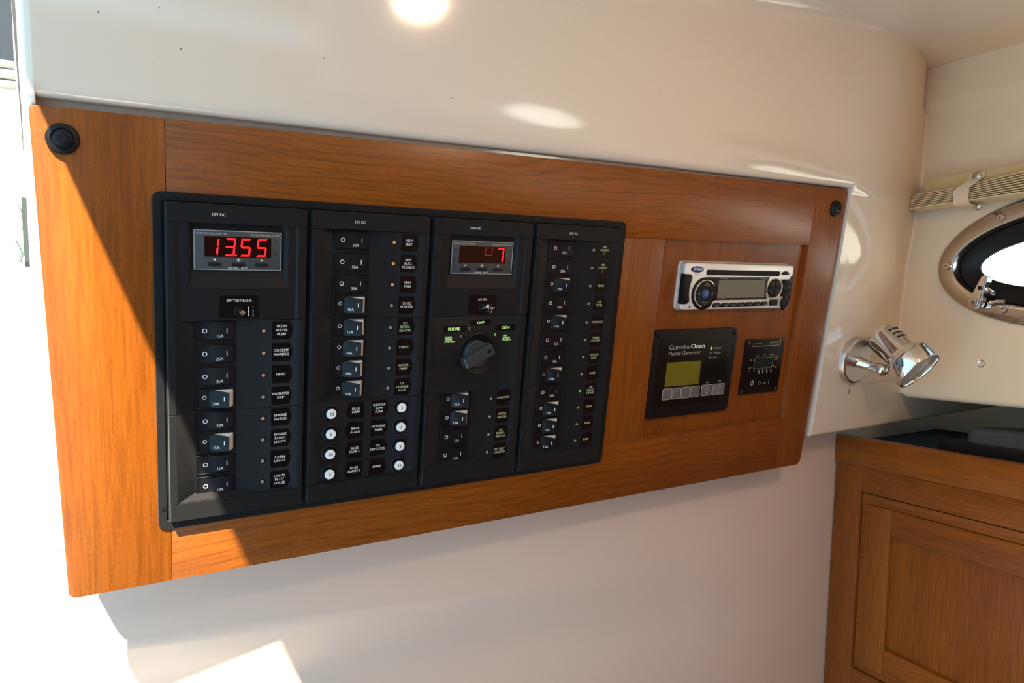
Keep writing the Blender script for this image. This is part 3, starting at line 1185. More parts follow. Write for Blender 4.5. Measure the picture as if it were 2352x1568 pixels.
def breaker_print(on, amp):
    key = (on, amp)
    if key in _lm:
        return _lm[key]
    g = G()
    if on:
        ph = lambda x: -6.8 + (x - 9.2) * (6.0 / 13.9) + 0.52
        hl = lambda x: -7.8 + (x - 0.15) * (0.7 / 9.45) + 0.07
        add_text(g, amp, 13.6, 3.9, 2.5, 0.0, 0.012, 0.92, hf=ph)
        g.loops([[(19.3, -2.1, ph(19.3)), (19.95, -2.1, ph(19.95)), (19.95, 1.5, ph(19.95)), (19.3, 1.5, ph(19.3))]], False, True)
        ro, ri, cx, cz = 1.65, 1.15, 5.2, -1.2
        fh = hl
    else:
        add_text(g, amp, 16.9, 4.35, 2.7, -6.28, 0.012, 0.92)
        g.loops([[(22.2, -2.0, -6.24), (22.85, -2.0, -6.24), (22.85, 2.0, -6.24), (22.2, 2.0, -6.24)]], False, True)
        ro, ri, cx, cz = 1.9, 1.3, 5.6, 0.0
        fh = lambda x: -6.98
    n = 20
    g.loops([[(cx + ro * math.cos(2 * PI * i / n), cz + ro * math.sin(2 * PI * i / n), fh(cx + ro * math.cos(2 * PI * i / n))) for i in range(n)],
             [(cx + ri * math.cos(2 * PI * i / n), cz + ri * math.sin(2 * PI * i / n), fh(cx + ri * math.cos(2 * PI * i / n))) for i in range(n)]], False, False)
    # keep prints facing the room
    bmesh.ops.recalc_face_normals(g.bm, faces=g.bm.faces)
    for f_ in g.bm.faces:
        f_.normal_update()
        if f_.normal.y > 0:
            f_.normal_flip()
    _lm[key] = g.mesh('lettering', M['print'], 0, flip=False)
    return _lm[key]


ROWS = [ZT[1] + 9.55 + 19.1 * i for i in range(4)]
def rowz(blk, i):
    return [ZT[1], ZT[2], ZT[3]][blk] + 9.3 + 19.08 * i


BRK = [
    [(1, [('15A', 0), ('25A', 0), ('25A', 0), ('20A', 1)]), (2, [('20A', 0), ('15A', 1), ('15A', 0), ('10A', 0)])],
    [(0, [('50A', 0), ('50A', 0), ('20A', 0), ('15A', 1)]), (1, [('15A', 1), ('10A', 1), ('15A', 1), ('10A', 1)])],
    [(2, [('25A', 1), ('15A', 1), ('15A', 0), ('15A', 0)])],
    [(0, [('20A', 0), ('20A', 0), ('15A', 1), ('20A', 0)]), (1, [('15A', 1), ('15A', 0), ('15A', 0), ('10A', 1)]), (2, [('20A', 0), ('15A', 1), ('15A', 1), ('15A', 1)])],
]
LAB = [
    ['FRESH\nWATER\nPUMP', 'COCKPIT\nAWNING', 'HEAD', 'MACERATOR\nPUMP', 'ENGINE\nHATCH', 'ENGINE\nROOM\nLIGHTS', 'CABIN\nLIGHTS', 'LIGHTS\nPILOT\nHOUSE'],
    ['HELM\nINST', 'NAV\nELEC-\nTRONICS', 'TRIM\nTABS', '12V DC\nOUTLETS', 'DC\nREFRIG-\nERATOR', 'STEREO', 'WATER\nPUMP', 'OIL\nCHANGE\nPUMP'],
    ['COOKTOP', 'WATER\nHEATER', 'AC\nREFRIG-\nERATOR', 'BATTERY\nCHARGER'],
    ['AIR\nCONDIT\n2', 'AIR\nCONDIT\n3', 'SPARE', 'SUB\nPANEL', 'MICROWAVE', 'CABIN\nOUTLETS', 'OUTLETS\nDECK', 'SPARE', 'AIR\nCONDI-\nTIONER', 'SPARE', 'SPARE', 'SPARE'],
]
LED = [['ledpink', 'ledpink', 'ledpink', 'ledoff', 'ledpink', 'ledoff', 'ledoff', 'ledoff'],
       ['ledon', 'ledon', 'ledon', 'ledoff', 'ledoff', 'ledoff', 'ledoff', 'ledoff'],
       ['ledoff'] * 4,
       ['ledoff'] * 8 + ['ledgreen'] + ['ledoff'] * 3]


def plate_mesh(flip):
    g = G()
    p = [(-7.7, -7.3), (-6.7, -8.0), (6.6, -8.0), (7.6, -7.2), (7.6, -4.0), (9.0, -3.2), (9.0, 3.4), (7.8, 4.4), (7.4, 6.8), (6.2, 7.8), (-6.7, 7.8), (-7.7, 7.0)]
    if flip:
        p = [(-x, z) for x, z in p][::-1]
    # a shallow seat with a thin catching edge, the dark plate inside it
    g.ring(offset(p, -0.35), p, FACE - 0.3, FACE + 0.22, 0.1)
    seat = g.mesh('label_seat', M['blk'], 30)
    g = G()
    g.prism(p, FACE - 0.3, FACE + 0.12)
    return g.mesh('label_plate', M['glossy'], 30), seat


PLATE, SEAT = plate_mesh(False)
PLATE_F, SEAT_F = plate_mesh(True)
LEDM = {}
for nm in ('ledoff', 'ledpink', 'ledon', 'ledgreen', 'ledyel'):
    g = G()
    g.lathe(0, 0, [(1.55, FACE - .2), (1.55, FACE + 0.5), (1.3, FACE + 1.0), (0.75, FACE + 1.35), (0.02, FACE + 1.45)], 18)
    LEDM[nm] = g.mesh('indicator_lamp', M[nm], 60)
g = G()
g.ring(ell(0, 0, 2.45, 2.45, 20), ell(0, 0, 1.8, 1.8, 20), FACE - .2, FACE + 0.25, 0.12)
LEDR = g.mesh('lamp_ring', M['blk2'], 40)


def label_plate(cx, cz, body, mat, flip=False):
    o = put('label_plate', PLATE_F if flip else PLATE, panel, None, (cx, cz, 0))
    put('label_seat', SEAT_F if flip else SEAT, o, None, (cx, cz, 0))
    n = body.count('\n')
    lw = max(len(t) for t in body.split('\n'))
    sx = 0.93 if lw < 8 else (0.93 * 7.6 / lw if lw < 9 else 0.74)
    lettering([dict(body=body, x=cx, z=cz - 0.1, cap=2.35, h=FACE + 0.2, bold=0.018, sx=sx, line=1.06)], o, mat)
    return o


def fetch_block(k, n):
    return BRK[k][n]


for k in range(4):
    n = 0
    for blk, rows in BRK[k]:
        for i, (amp, on) in enumerate(rows):
            zc = rowz(blk, i)
            xb = X0[k] + 22.2
            b = put('breaker', BM_['frame'], panel, None, (xb, zc, 0))
            b['label'] = 'breaker reading %s, switched %s' % (amp, 'on with its pale side showing' if on else 'off')
            if on:
                put('rocker', BM_['onbody'], b, None, (xb, zc, 0))['label'] = 'white sided rocker'
                put('rocker_face', BM_['onface'], b, None, (xb, zc, 0))
                put('rocker_tail', BM_['onleft'], b, None, (xb, zc, 0))
            else:
                put('rocker', BM_['off'], b, None, (xb, zc, 0))
            put('lettering', breaker_print(on, amp), b, None, (xb, zc, 0))
            # indicator and label
            xl = X0[k] + 72.9
            l = put('indicator_lamp', LEDM[LED[k][n]], panel, None, (xl, zc, 0))
            if LED[k][n] == 'ledon':
                l['label'] = 'lit amber indicator lamp'
            if LED[k][n] == 'ledgreen':
                l['label'] = 'lit green indicator lamp'
            put('lamp_ring', LEDR, l, None, (xl, zc, 0))
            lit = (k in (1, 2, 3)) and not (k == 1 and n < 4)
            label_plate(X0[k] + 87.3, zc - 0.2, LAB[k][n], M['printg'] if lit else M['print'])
            n += 1

# --- push-button breakers with white numbered caps --------------------------------------------
FUSE_L = [('10', 'BILGE\nPUMP'), ('5', 'BILGE\nALARM'), ('10', 'BILGE\nPUMP 2'), ('5', 'BILGE\nALARM 2')]
FUSE_R = [('5', 'SHOWER\nSUMP\nPUMP'), ('3', 'HOLDING\nTANK'), ('3', 'CO\nDETECTOR'), ('15', 'SPARE')]
for i in range(4):
    zc = rowz(2, i)
    for cx, (num, lab), lx, fl in ((190.0, FUSE_L[i], 213.9, True), (257.2, FUSE_R[i], 236.2, False)):
        g = G(PO)
        g.lathe(cx, zc, [(7.4, FACE), (7.3, FACE + 0.4), (6.6, FACE + 0.9), (6.1, FACE - 0.5 + 0.9), (5.6, FACE + 0.4), (5.6, FACE + 3.2), (5.2, FACE + 3.7), (4.7, FACE + 3.7)], 32)
        fb = g.build('push_button', M['blk2'], panel, smooth=30)
        g = G(PO)
        g.lathe(cx, zc, [(4.5, FACE + 3.0), (4.5, FACE + 4.3), (4.1, FACE + 4.7), (0.05, FACE + 4.75)], 28)
        g.build('white_cap', M['capw'], fb)
        lettering([dict(body=num, x=cx + 0.1, z=zc, cap=2.9, h=FACE + 4.85, bold=0.02)], fb, M['printk'])
        label_plate(lx, zc - 0.2, lab, M['print'], fl)

# --- meters ------------------------------------------------------------------------------------
SEGS = {'a': (0, 1), 'b': (1, 2), 'c': (2, 3), 'd': (3, 4), 'e': (4, 5), 'f': (5, 0), 'g': (6, 7)}
DIG = {'1': 'bc', '3': 'abgcd', '5': 'afgcd', '7': 'abc', 'o': 'abfg'}


def seg_poly(xr, zt, w, hgt, seg, t, sl):
    """one slanted seven-segment bar; xr = right edge at the top"""
    def P(u, v):                                        # u 0..1 left to right, v 0..1 top to bottom
        return (xr - w + u * w - v * hgt * sl, zt + v * hgt)
    tu, tv = t / w, t / hgt
    q = {'a': [(0.02, 0), (0.98, 0), (1 - tu, tv), (tu, tv)],
         'g': [(tu * .6, .5 - tv / 2), (1 - tu * .6, .5 - tv / 2), (1 - tu * .2, .5), (1 - tu * .6, .5 + tv / 2), (tu * .6, .5 + tv / 2), (tu * .2, .5)],
         'd': [(tu, 1 - tv), (1 - tu, 1 - tv), (0.98, 1), (0.02, 1)],
         'f': [(0, 0.03), (tu, tv + .02), (tu, .5 - tv * .7), (tu * .4, .485), (0, .47)],
         'b': [(1 - tu, tv + .02), (1, 0.03), (1, .47), (1 - tu * .4, .485), (1 - tu, .5 - tv * .7)],
         'e': [(0, .53), (tu * .4, .515), (tu, .5 + tv * .7), (tu, 1 - tv - .02), (0, .97)],
         'c': [(1 - tu, .5 + tv * .7), (1 - tu * .4, .515), (1, .53), (1, .97), (1 - tu, 1 - tv - .02)]}[seg]
    return [P(u, v) for u, v in q]


def meter(k, title, digits, dim, units_left):
    x0 = X0[k] + 19.6
    mo = put('multimeter', None, panel, None, (x0, 40.7, -4.6))
    x1, z0, z1 = x0 + 67.2, 40.8, 72.3
    mk = lambda: G((x0, 40.7, -4.6))
    g = mk()
    g.box(x0, x1, z0, z1, -5.2, -3.5, 0.15)
    bpy.data.objects.remove(mo)
    mo = put('multimeter', g.mesh('multimeter', M['meter']), panel, None, (x0, 40.7, -4.6))
    g = mk()
    g.ring([(x0, z0), (x1, z0), (x1, z1), (x0, z1)], [(x0 + .75, z0 + .75), (x1 - .75, z0 + .75), (x1 - .75, z1 - .75), (x0 + .75, z1 - .75)], -3.6, -3.25, 0.1)
    g.build('bezel', M['meterrim'], mo)
    dx0, dx1, dz0, dz1 = x0 + 7.9, x0 + 58.8, z0 + 4.9, z0 + 21.0
    g = mk()
    g.box(dx0, dx1, dz0, dz1, -3.6, -3.36)
    g.build('display_window', M['dispred'], mo)
    for ch, xr, full in digits:
        g = mk()
        for s_ in DIG[ch]:
            t = 1.55 if full else 0.55
            p = seg_poly(xr, dz0 + 0.9, 7.9, 14.5, s_, t, 0.10)
            g.prism(p, -3.36, -3.26)
        g.build('digit', M['seg'] if full else M['segdim'], mo, smooth=0)
    if not dim:
        g = mk()
        g.prism(ell(x0 + 31.3, dz1 - 1.5, 0.85, 0.85, 14), -3.36, -3.26)
        g.build('decimal_point', M['seg'], mo, smooth=0)
    for cx in (x0 + 15.2, x0 + 33.4, x0 + 51.4):
        g = mk()
        g.prism(rrect(cx - 5.2, cx + 5.2, z0 + 25.6, z0 + 28.4, 1.35, 5), -3.7, -2.4, 0.5)
        g.build('meter_button', M['blk'], mo)
    hh = -3.42
    it = [dict(body=title, x=x0 + 13.4, z=z0 + 2.8, cap=1.55, h=hh, width=23.0), dict(body='BLUE SEA SYSTEMS', x=x0 + 54.0, z=z0 + 2.8, cap=1.5, h=hh, width=22.2)]
    lettering(it, mo, M['printdim'])
    g = mk()
    for sgn, cx in ((-1, x0 + 15.0), (1, x0 + 51.6)):
        cz = z0 + 23.3
        g.loops([[(cx + sgn * 1.1, cz, hh), (cx - sgn * 1.0, cz - 1.0, hh), (cx - sgn * 1.0, cz + 1.0, hh)]], False, True)
    cx, cz = x0 + 33.4, z0 + 23.3
    g.loops([[(x, z, hh) for x, z in ell(cx, cz, 0.7, 0.7, 14)]], False, True)
    for q in range(8):
        a = q * PI / 4
        u, w_ = (math.cos(a), math.sin(a)), (-math.sin(a), math.cos(a))
        g.loops([[(cx + u[0] * r + w_[0] * s_ * .15, cz + u[1] * r + w_[1] * s_ * .15, hh) for r, s_ in ((1.0, -1), (1.7, -1), (1.7, 1), (1.0, 1))]], False, True)
    cz = z0 + 29.7
    g.loops([[(x0 + 25.6, cz - .2, hh), (x0 + 28.2, cz - .2, hh), (x0 + 28.2, cz + .25, hh), (x0 + 25.6, cz + .25, hh)]], False, True)
    g.loops([[(x, z, hh) for x, z in ell(x0 + 36.4, cz, 0.62, 0.62, 12)]], False, True)
    add_text(g, 'MENU', x0 + 31.2, cz, 1.15, hh, sx=0.95)
    add_text(g, 'SET', x0 + 39.2, cz, 1.15, hh, sx=0.95)
    for f_ in g.bm.faces:
        f_.normal_update()
        if f_.normal.y > 0:
            f_.normal_flip()
    g.build('lettering', M['print'], mo, smooth=0, flip=False)
    un = [dict(body='V', x=x0 + 62.6, z=z0 + 8.8, cap=2.9, h=hh), dict(body='A', x=x0 + 62.4, z=z0 + 18.2, cap=2.9, h=hh)]
    if units_left:
        un += [dict(body='W', x=x0 + 3.9, z=z0 + 8.8, cap=2.9, h=hh, sx=.9), dict(body='Hz', x=x0 + 3.9, z=z0 + 18.4, cap=2.7, h=hh, sx=.9)]
    lettering(un, mo, M['printk'])


meter(0, '8248 DC MULTIMETER', [('1', 78.3 + 19.4, 1), ('3', 78.3 + 32.0, 1), ('5', 78.3 + 43.8, 1), ('5', 78.3 + 56.4, 1)], False, False)
xm = X0[2] + 19.6
meter(2, '8247 AC MULTIMETER', [('7', xm + 57.4, 1), ('o', xm + 44.3, 0)], True, True)

# --- toggles ------------------------------------------------------------------------------------
def toggle(name, cx0, title, tx, pos, opts, tilt):
    x0, x1, z0, z1 = cx0, cx0 + 30.8, 92.4, 111.4
    g = pg()
    g.prism(rrect(x0, x1, z0, z1, 1.6, 4), FACE - 0.2, FACE + 0.12)
    t = pp(g, name, 'glossy')
    g = pg()
    g.ring(rrect(x0 - .3, x1 + .3, z0 - .3, z1 + .3, 1.8, 4), rrect(x0, x1, z0, z1, 1.6, 4), FACE - .2, FACE + .22, 0.1)
    pp(g, 'plate_edge', 'blk', 35, t)
    tx_, tz_ = x0 + 15.3, 105.6
    g = pg()
    g.lathe(tx_, tz_, [(4.2, FACE), (4.2, FACE + 1.2), (3.7, FACE + 1.6), (3.1, FACE + 1.6), (3.0, FACE + .4), (0.1, FACE + .3)], 24)
    pp(g, 'bushing', 'blk2', 35, t)
    g = pg()
    d = Vector((tilt[0], tilt[1], 1.0))
    g.axis((tx_, tz_, FACE + 0.3), d, [(1.5, 0), (1.5, 2.5), (1.75, 4), (1.95, 8.5), (1.7, 9.2), (0.6, 9.5)], 16)
    o = pp(g, 'lever', 'satin', 50, t)
    o['label'] = 'short silver lever'
    lx = x0 + 22.5
    it = [dict(body=title, x=x0 + 15.3, z=z0 + 4.3, cap=2.15, h=FACE + 0.2, bold=0.015, width=tx)]
    for (b_, dz, ox) in opts:
        it.append(dict(body=b_, x=lx + ox, z=105.6 + dz, cap=2.1, h=FACE + .2, bold=0.015, sx=.95))
    g = pg()
    for i_ in it:
        add_text(g, **i_)
    hh = FACE + 0.2
    g.loops([[(lx - .22, 102.4, hh), (lx + .22, 102.4, hh), (lx + .22, 109.0, hh), (lx - .22, 109.0, hh)]], False, True)
    for dz in (102.2, 105.7, 109.2):
        g.loops([[(x, z, hh + .02) for x, z in ell(lx, dz, .6, .6, 10)]], False, True)
    for f_ in g.bm.faces:
        f_.normal_update()
        if f_.normal.y > 0:
            f_.normal_flip()
    g.build('lettering', M['print'], t, smooth=0, flip=False)


toggle('bank_switch', X0[0] + 38.0, 'BATTERY BANK', 19.4, 2, [('1', -3.4, 3.5), ('2', 0.1, 3.5), ('3', 3.6, 3.5)], (0.12, 0.0))
toggle('bus_switch', X0[2] + 39.8, 'AC BUS', 9.8, 1, [('1', -3.4, 3.6), ('OFF', 0.1, 4.6), ('2', 3.6, 3.6)], (0.25, -0.45))

# --- rotary source selector ----------------------------------------------------------------------
rx, rz = 337.0, 151.2
g = pg()
g.lathe(rx, rz, [(20.8, FACE), (20.8, FACE + .5), (20.3, FACE + .75), (19.6, FACE + .3), (0.1, FACE + .25)], 56)
rot = pp(g, 'rotary_switch', 'blk2')
g = pg()
kx, kz = 333.8, 150.2
g.lathe(kx, kz, [(13.6, FACE + .3), (13.2, 3.2), (12.6, 3.8), (0.1, 3.9)], 44)
pp(g, 'knob_base', 'knob', 35, rot)
u = Vector((-0.895, 0.446))
w_ = Vector((-u.y, u.x))
def KP(a, b):
    p = Vector((kx, kz)) + u * a + w_ * b
    return (p.x, p.y)
g = pg()
pl = [KP(-15.2, -4.6), KP(-14.0, -6.0), KP(17.4, -5.3), KP(18.4, -4.3), KP(18.4, 4.3), KP(17.4, 5.3), KP(-14.0, 6.0), KP(-15.2, 4.6)]
pt = [KP(-13.8, -3.9), KP(-12.6, -4.9), KP(16.6, -4.4), KP(17.4, -3.6), KP(17.4, 3.6), KP(16.6, 4.4), KP(-12.6, 4.9), KP(-13.8, 3.9)]
g.loops([[(x, z, 3.0) for x, z in pl], [(x, z, 11.0) for x, z in pl], [(x, z, 12.6) for x, z in pt]])
pp(g, 'knob_handle', 'knob', 25, rot)
g = pg()
c_ = KP(-9.4, 0.4)
g.lathe(c_[0], c_[1], [(2.1, 12.4), (2.1, 12.95), (1.6, 12.95), (1.4, 12.66), (0.1, 12.66)], 20)
pp(g, 'set_screw', 'blk2', 35, rot)
hh = FACE + .14
sx0 = X0[2]
for p in (rrect(326.5, 349.2, 116.6, 122.6, .8, 3), rrect(297.5, 322.0, 122.4, 128.6, .8, 3), rrect(356.0, 378.0, 122.2, 128.6, .8, 3)):
    g = pg()
    g.prism(p, FACE - .2, FACE + .08)
    pp(g, 'selector_plate', 'glossy', 35, rot)
hh = FACE + .16
lettering([dict(body='OFF', x=337.6, z=119.8, cap=3.0, h=hh, bold=.03, width=7.6), dict(body='SHORE', x=308.8, z=125.5, cap=2.9, h=hh, bold=.03, width=13.0),
           dict(body='GEN', x=366.6, z=125.4, cap=2.9, h=hh, bold=.03, width=8.7),
           dict(body='GREEN:\nPOWER\nAVAILABLE', x=299.6, z=135.7, cap=1.75, h=hh, bold=.03, align='LEFT', line=.92, skew=.12, sx=.93),
           dict(body='RED:\nREVERSE\nPOLARITY', x=364.0, z=135.7, cap=1.75, h=hh, bold=.03, align='LEFT', line=.92, skew=.12, sx=.93)], rot, M['printG'])
lettering([dict(body='2', x=325.4, z=125.4, cap=2.4, h=hh)], rot, M['print'])
lettering([dict(body='1', x=316.8, z=132.8, cap=2.4, h=hh)], rot, M['print'])
for cx, cz, nm in ((354.9, 132.3, 'ledgreen'), (357.8, 136.0, 'hole'), (324.2, 129.4, 'hole'), (329.2, 126.6, 'hole'), (320.0, 132.6, 'hole'), (316.6, 136.6, 'hole')):
    g = pg()
    g.lathe(cx, cz, [(1.35, FACE - .1), (1.35, FACE + .15), (0.9, FACE + .3), (.05, FACE + .35)], 14)
    o = pp(g, 'source_lamp', nm if nm != 'hole' else 'rubber', 50, rot)
    if nm == 'ledgreen':
        o['label'] = 'lit green source lamp'
# worn, no longer readable embossed mark on the last footer
g = pg()
g.ring(ell(419.5, 273.6, 2.6, 2.6, 20), ell(419.5, 273.6, 2.2, 2.2, 20), 0.1, 0.45, 0.05)
for mx, mw in ((424.5, .8), (427.2, 1.2), (430.6, .7), (434.8, 1.3), (438.2, .8), (441.4, 1.1), (445.6, .7)):
    g.box(mx, mx + mw, 272.4, 274.9, 0.1, 0.4, 0.05)
g.build('embossed_mark', M['blk2'], panel)

# ------------------------------------------------------------------ marine radio
RS = 1.0322
def rs(p):
    return [(x * RS, z * RS) for x, z in p]
RH = -4.0                                              # front of the radio
RO = (700, 84, IZ)
radio = thing('car_stereo', 'silver marine radio with grey blank display, set in the upper right of the cherry board', 'radio', MBW, RO)
def rp(g, name, mat, parent=None, smooth=35, label=None):
    o = g.build(name, M[mat], parent or radio, smooth=smooth)
    if label:
        o['label'] = label
    return o
def rg():
    return G(RO)
rx0, rx1, rz0, rz1 = 605.6, 798.5, 55.4, 110.8
g = rg()
pr = rrect(rx0, rx1, rz0, rz1, 4, 4)
g.loops([[(x, z, IZ) for x, z in offset(pr, -1.6)], [(x, z, IZ + 2) for x, z in offset(pr, -1.6)], [(x, z, IZ + 3) for x, z in offset(pr, -0.5)], [(x, z, RH - 1.6) for x, z in pr]], True, True)
rp(g, 'housing', 'silver2')
g = rg()
g.loops([[(x, z, RH - 1.7) for x, z in pr], [(x, z, RH - .5) for x, z in offset(pr, 0.4)], [(x, z, RH) for x, z in offset(pr, 1.3)]])
rp(g, 'faceplate', 'silver')
T = lambda x, z: (x * RS, z * RS)
# badge
c = T(605.4, 60.9)
g = rg(); g.prism(ell(c[0], c[1], 10.6, 3.7, 28), RH - .2, RH + .35, 0.15)
bd = rp(g, 'badge', 'badge')
lettering([dict(body='JENSEN', x=c[0] + .8, z=c[1] + .1, cap=2.6, h=RH + .4, bold=.02, skew=.15, width=14.5)], bd, M['capw'])
lettering([dict(body='POWER', x=c[0], z=c[1] + 5.6, cap=1.1, h=RH + .05, width=7.0)], radio, M['printk'])
# disc slot
a, b_ = T(619.9, 60.9), T(747.6, 67.3)
g = rg(); g.prism(rrect(a[0], b_[0], a[1], b_[1] - .2, 2.6, 5), RH - .1, RH + .08)
rp(g, 'disc_slot', 'hole')
g = rg(); g.ring(rrect(a[0] - .7, b_[0] + 2.6, a[1] - .7, b_[1] + .5, 3.2, 5), rrect(a[0], b_[0], a[1], b_[1] - .2, 2.6, 5), RH - .1, RH + .5, 0.2)
rp(g, 'slot_rim', 'silver')
# eject key
e = T(758.2, 63.2)
g = rg(); g.prism([(e[0] - 7.2, e[1] + 2), (e[0] - 6.4, e[1] - .6), (e[0] - 2.5, e[1] - 2.6), (e[0] + 3, e[1] - 2.6), (e[0] + 6.6, e[1] - .6), (e[0] + 6.6, e[1] + 2.1)], RH - .1, RH + 1.2, .4)
ej = rp(g, 'eject_key', 'blk2')
g = rg(); g.loops([[(e[0] + 2.8, e[1] + .7, RH + 1.25), (e[0] + 4.6, e[1] + .7, RH + 1.25), (e[0] + 3.7, e[1] - .7, RH + 1.25)]], False, True); rp(g, 'lettering', 'print', ej, 0)
# left grip
pts = rs([(583.6, 66.3), (594.0, 66.4), (597.6, 67.8), (598.6, 70.7), (596.6, 77.0), (595.6, 83.0), (596.2, 90), (597.8, 97.4), (596.6, 99.4), (593.0, 100.8), (584.2, 100.8)])
pts = [(max(x, rx0 - .4), z) for x, z in pts]
g = rg(); g.prism(pts, RH - 5.5, RH + 1.6, 0.7)
rp(g, 'release_grip', 'blk2')
# dark display surround: disc on the left joined to a bar
pts = [T(731.0, 68.2), T(727.5, 73.5), T(726.0, 82), T(727.6, 90.5), T(730.9, 96.0)]
cx, cz = T(620.8, 88.6)
pts += [T(639.5, 96.6), T(635.6, 99.0)]
pts += [(cx + 20.8 * math.cos(math.radians(a_)), cz + 19.8 * math.sin(math.radians(a_))) for a_ in range(46, 262, 9)]
pts += [T(621, 69.6)]
g = rg(); g.prism(pts, RH - .2, RH + .3, 0.12)
rp(g, 'display_surround', 'blk2')
pts = [T(642.6, 72.6), T(722.6, 72.0), T(724.4, 93.4), T(642.6, 94.2)]
g = rg(); g.prism(pts, RH, RH + .45)
dsp = rp(g, 'display', 'lcdgrey')
lettering([dict(body='MSR3012', x=T(650.2, 71)[0], z=T(650, 70.7)[1], cap=1.45, h=RH + .36, width=12.5, skew=.1), dict(body='45Wx4', x=T(719, 71)[0], z=T(719, 70.5)[1], cap=1.45, h=RH + .36, width=9.5, skew=.1),
           dict(body='(siriusXM))', x=T(650.0, 95)[0], z=T(650, 95.2)[1], cap=1.4, h=RH + .36, width=13.0)], dsp, M['printdim'])
# volume dial
g = rg()
g.lathe(cx, cz, [(15.6, RH + .2), (15.2, RH + 2.4), (14.4, RH + 3.0), (7.2, RH + 2.6), (6.6, RH + 2.0), (.1, RH + 2.0)], 48)
dial = rp(g, 'volume_dial', 'blk2')
g = rg()
arc_o = [(cx + 17.4 * math.cos(math.radians(a_)), cz + 16.8 * math.sin(math.radians(a_))) for a_ in range(100, 326, 9)]
arc_i = [(cx + 16.0 * math.cos(math.radians(a_)), cz + 15.4 * math.sin(math.radians(a_))) for a_ in range(325, 99, -9)]
g.prism(arc_o + arc_i, RH + .2, RH + 2.4, 0.3)
rp(g, 'dial_trim', 'chrome', dial)
g = rg(); g.lathe(cx, cz, [(5.7, RH + 1.9), (5.5, RH + 3.0), (4.6, RH + 3.5), (.1, RH + 3.6)], 32)
rp(g, 'mode_button', 'blue', dial, label='blue round centre button')
lettering([dict(body='MODE\nENTER\nSEL', x=cx, z=cz, cap=1.35, h=RH + 3.65, bold=.01, line=1.0, sx=.9)], dial, M['printdim'])
lettering([dict(body='VOLUME', x=cx + .6, z=cz - 10.4, cap=1.6, h=RH + 2.95, width=8.6), dict(body='VOLUME', x=cx + .4, z=cz + 10.4, cap=1.6, h=RH + 2.95, width=8.6),
           dict(body='CAT', x=cx - 11, z=cz + .8, cap=1.6, h=RH + 2.95, width=3.8), dict(body='CAT', x=cx + 11, z=cz + .8, cap=1.6, h=RH + 2.95, width=3.8)], dial, M['printdim'])
g = rg()
for dx, dz in ((0.6, -13), (0.4, 13), (-11, -2), (11, -2)):
    g.loops([[(cx + dx - .7, cz + dz + .5, RH + 2.95), (cx + dx + .7, cz + dz + .5, RH + 2.95), (cx + dx, cz + dz - .7, RH + 2.95)]], False, True)
rp(g, 'arrow_marks', 'print', dial, 0)
# four way pad
px, pz = T(740.6, 82.4)
g = rg(); g.ring(ell(px, pz, 15.2, 13.8, 36), ell(px, pz, 13.2, 12.0, 36), RH - .2, RH + 1.5, 0.6)
pad = rp(g, 'keypad_ring', 'chrome')
g = rg(); g.prism(ell(px, pz, 13.0, 11.8, 36), RH - .2, RH + .2); rp(g, 'keypad_well', 'rubber', pad)
for sx_, sz_, t_ in ((-1, -1, 'AM'), (1, -1, 'PS'), (-1, 1, 'FM'), (1, 1, 'iN')):
    arc = [(px + sx_ * (0.7 + 11.2 * math.cos(math.radians(a_))), pz + sz_ * (0.7 + 10.0 * math.sin(math.radians(a_)))) for a_ in (0, 18, 36, 54, 72, 90)]
    g = rg(); g.prism([(px + sx_ * .7, pz + sz_ * .7)] + arc, RH + .1, RH + 1.3, 0.35)
    k_ = rp(g, 'key', 'blk2', pad)
# right key block
pts = rs([(751.6, 71.0), (768.6, 70.6), (770.3, 66.6), (773.6, 65.0), (773.9, 98.2), (769.0, 98.2), (768.2, 92.2), (753.6, 92.4), (755.6, 88), (757.6, 83), (757.4, 78)])
pts = [(min(x, rx1 + .2), z) for x, z in pts]
g = rg(); g.prism(pts, RH - 3, RH + .5, 0.2); kb = rp(g, 'key_block', 'rubber')
for zc_, tx in ((74.0, 'DISP'), (81.2, 'INFO'), (88.4, 'AUX')):
    x_, z_ = T(764.2, zc_)
    g = rg(); g.prism(rrect(x_ - 7.2, x_ + 6.4, z_ - 3.0, z_ + 3.0, 1, 3), RH + .4, RH + 2.0, .5)
    k_ = rp(g, 'key', 'blk2', kb)
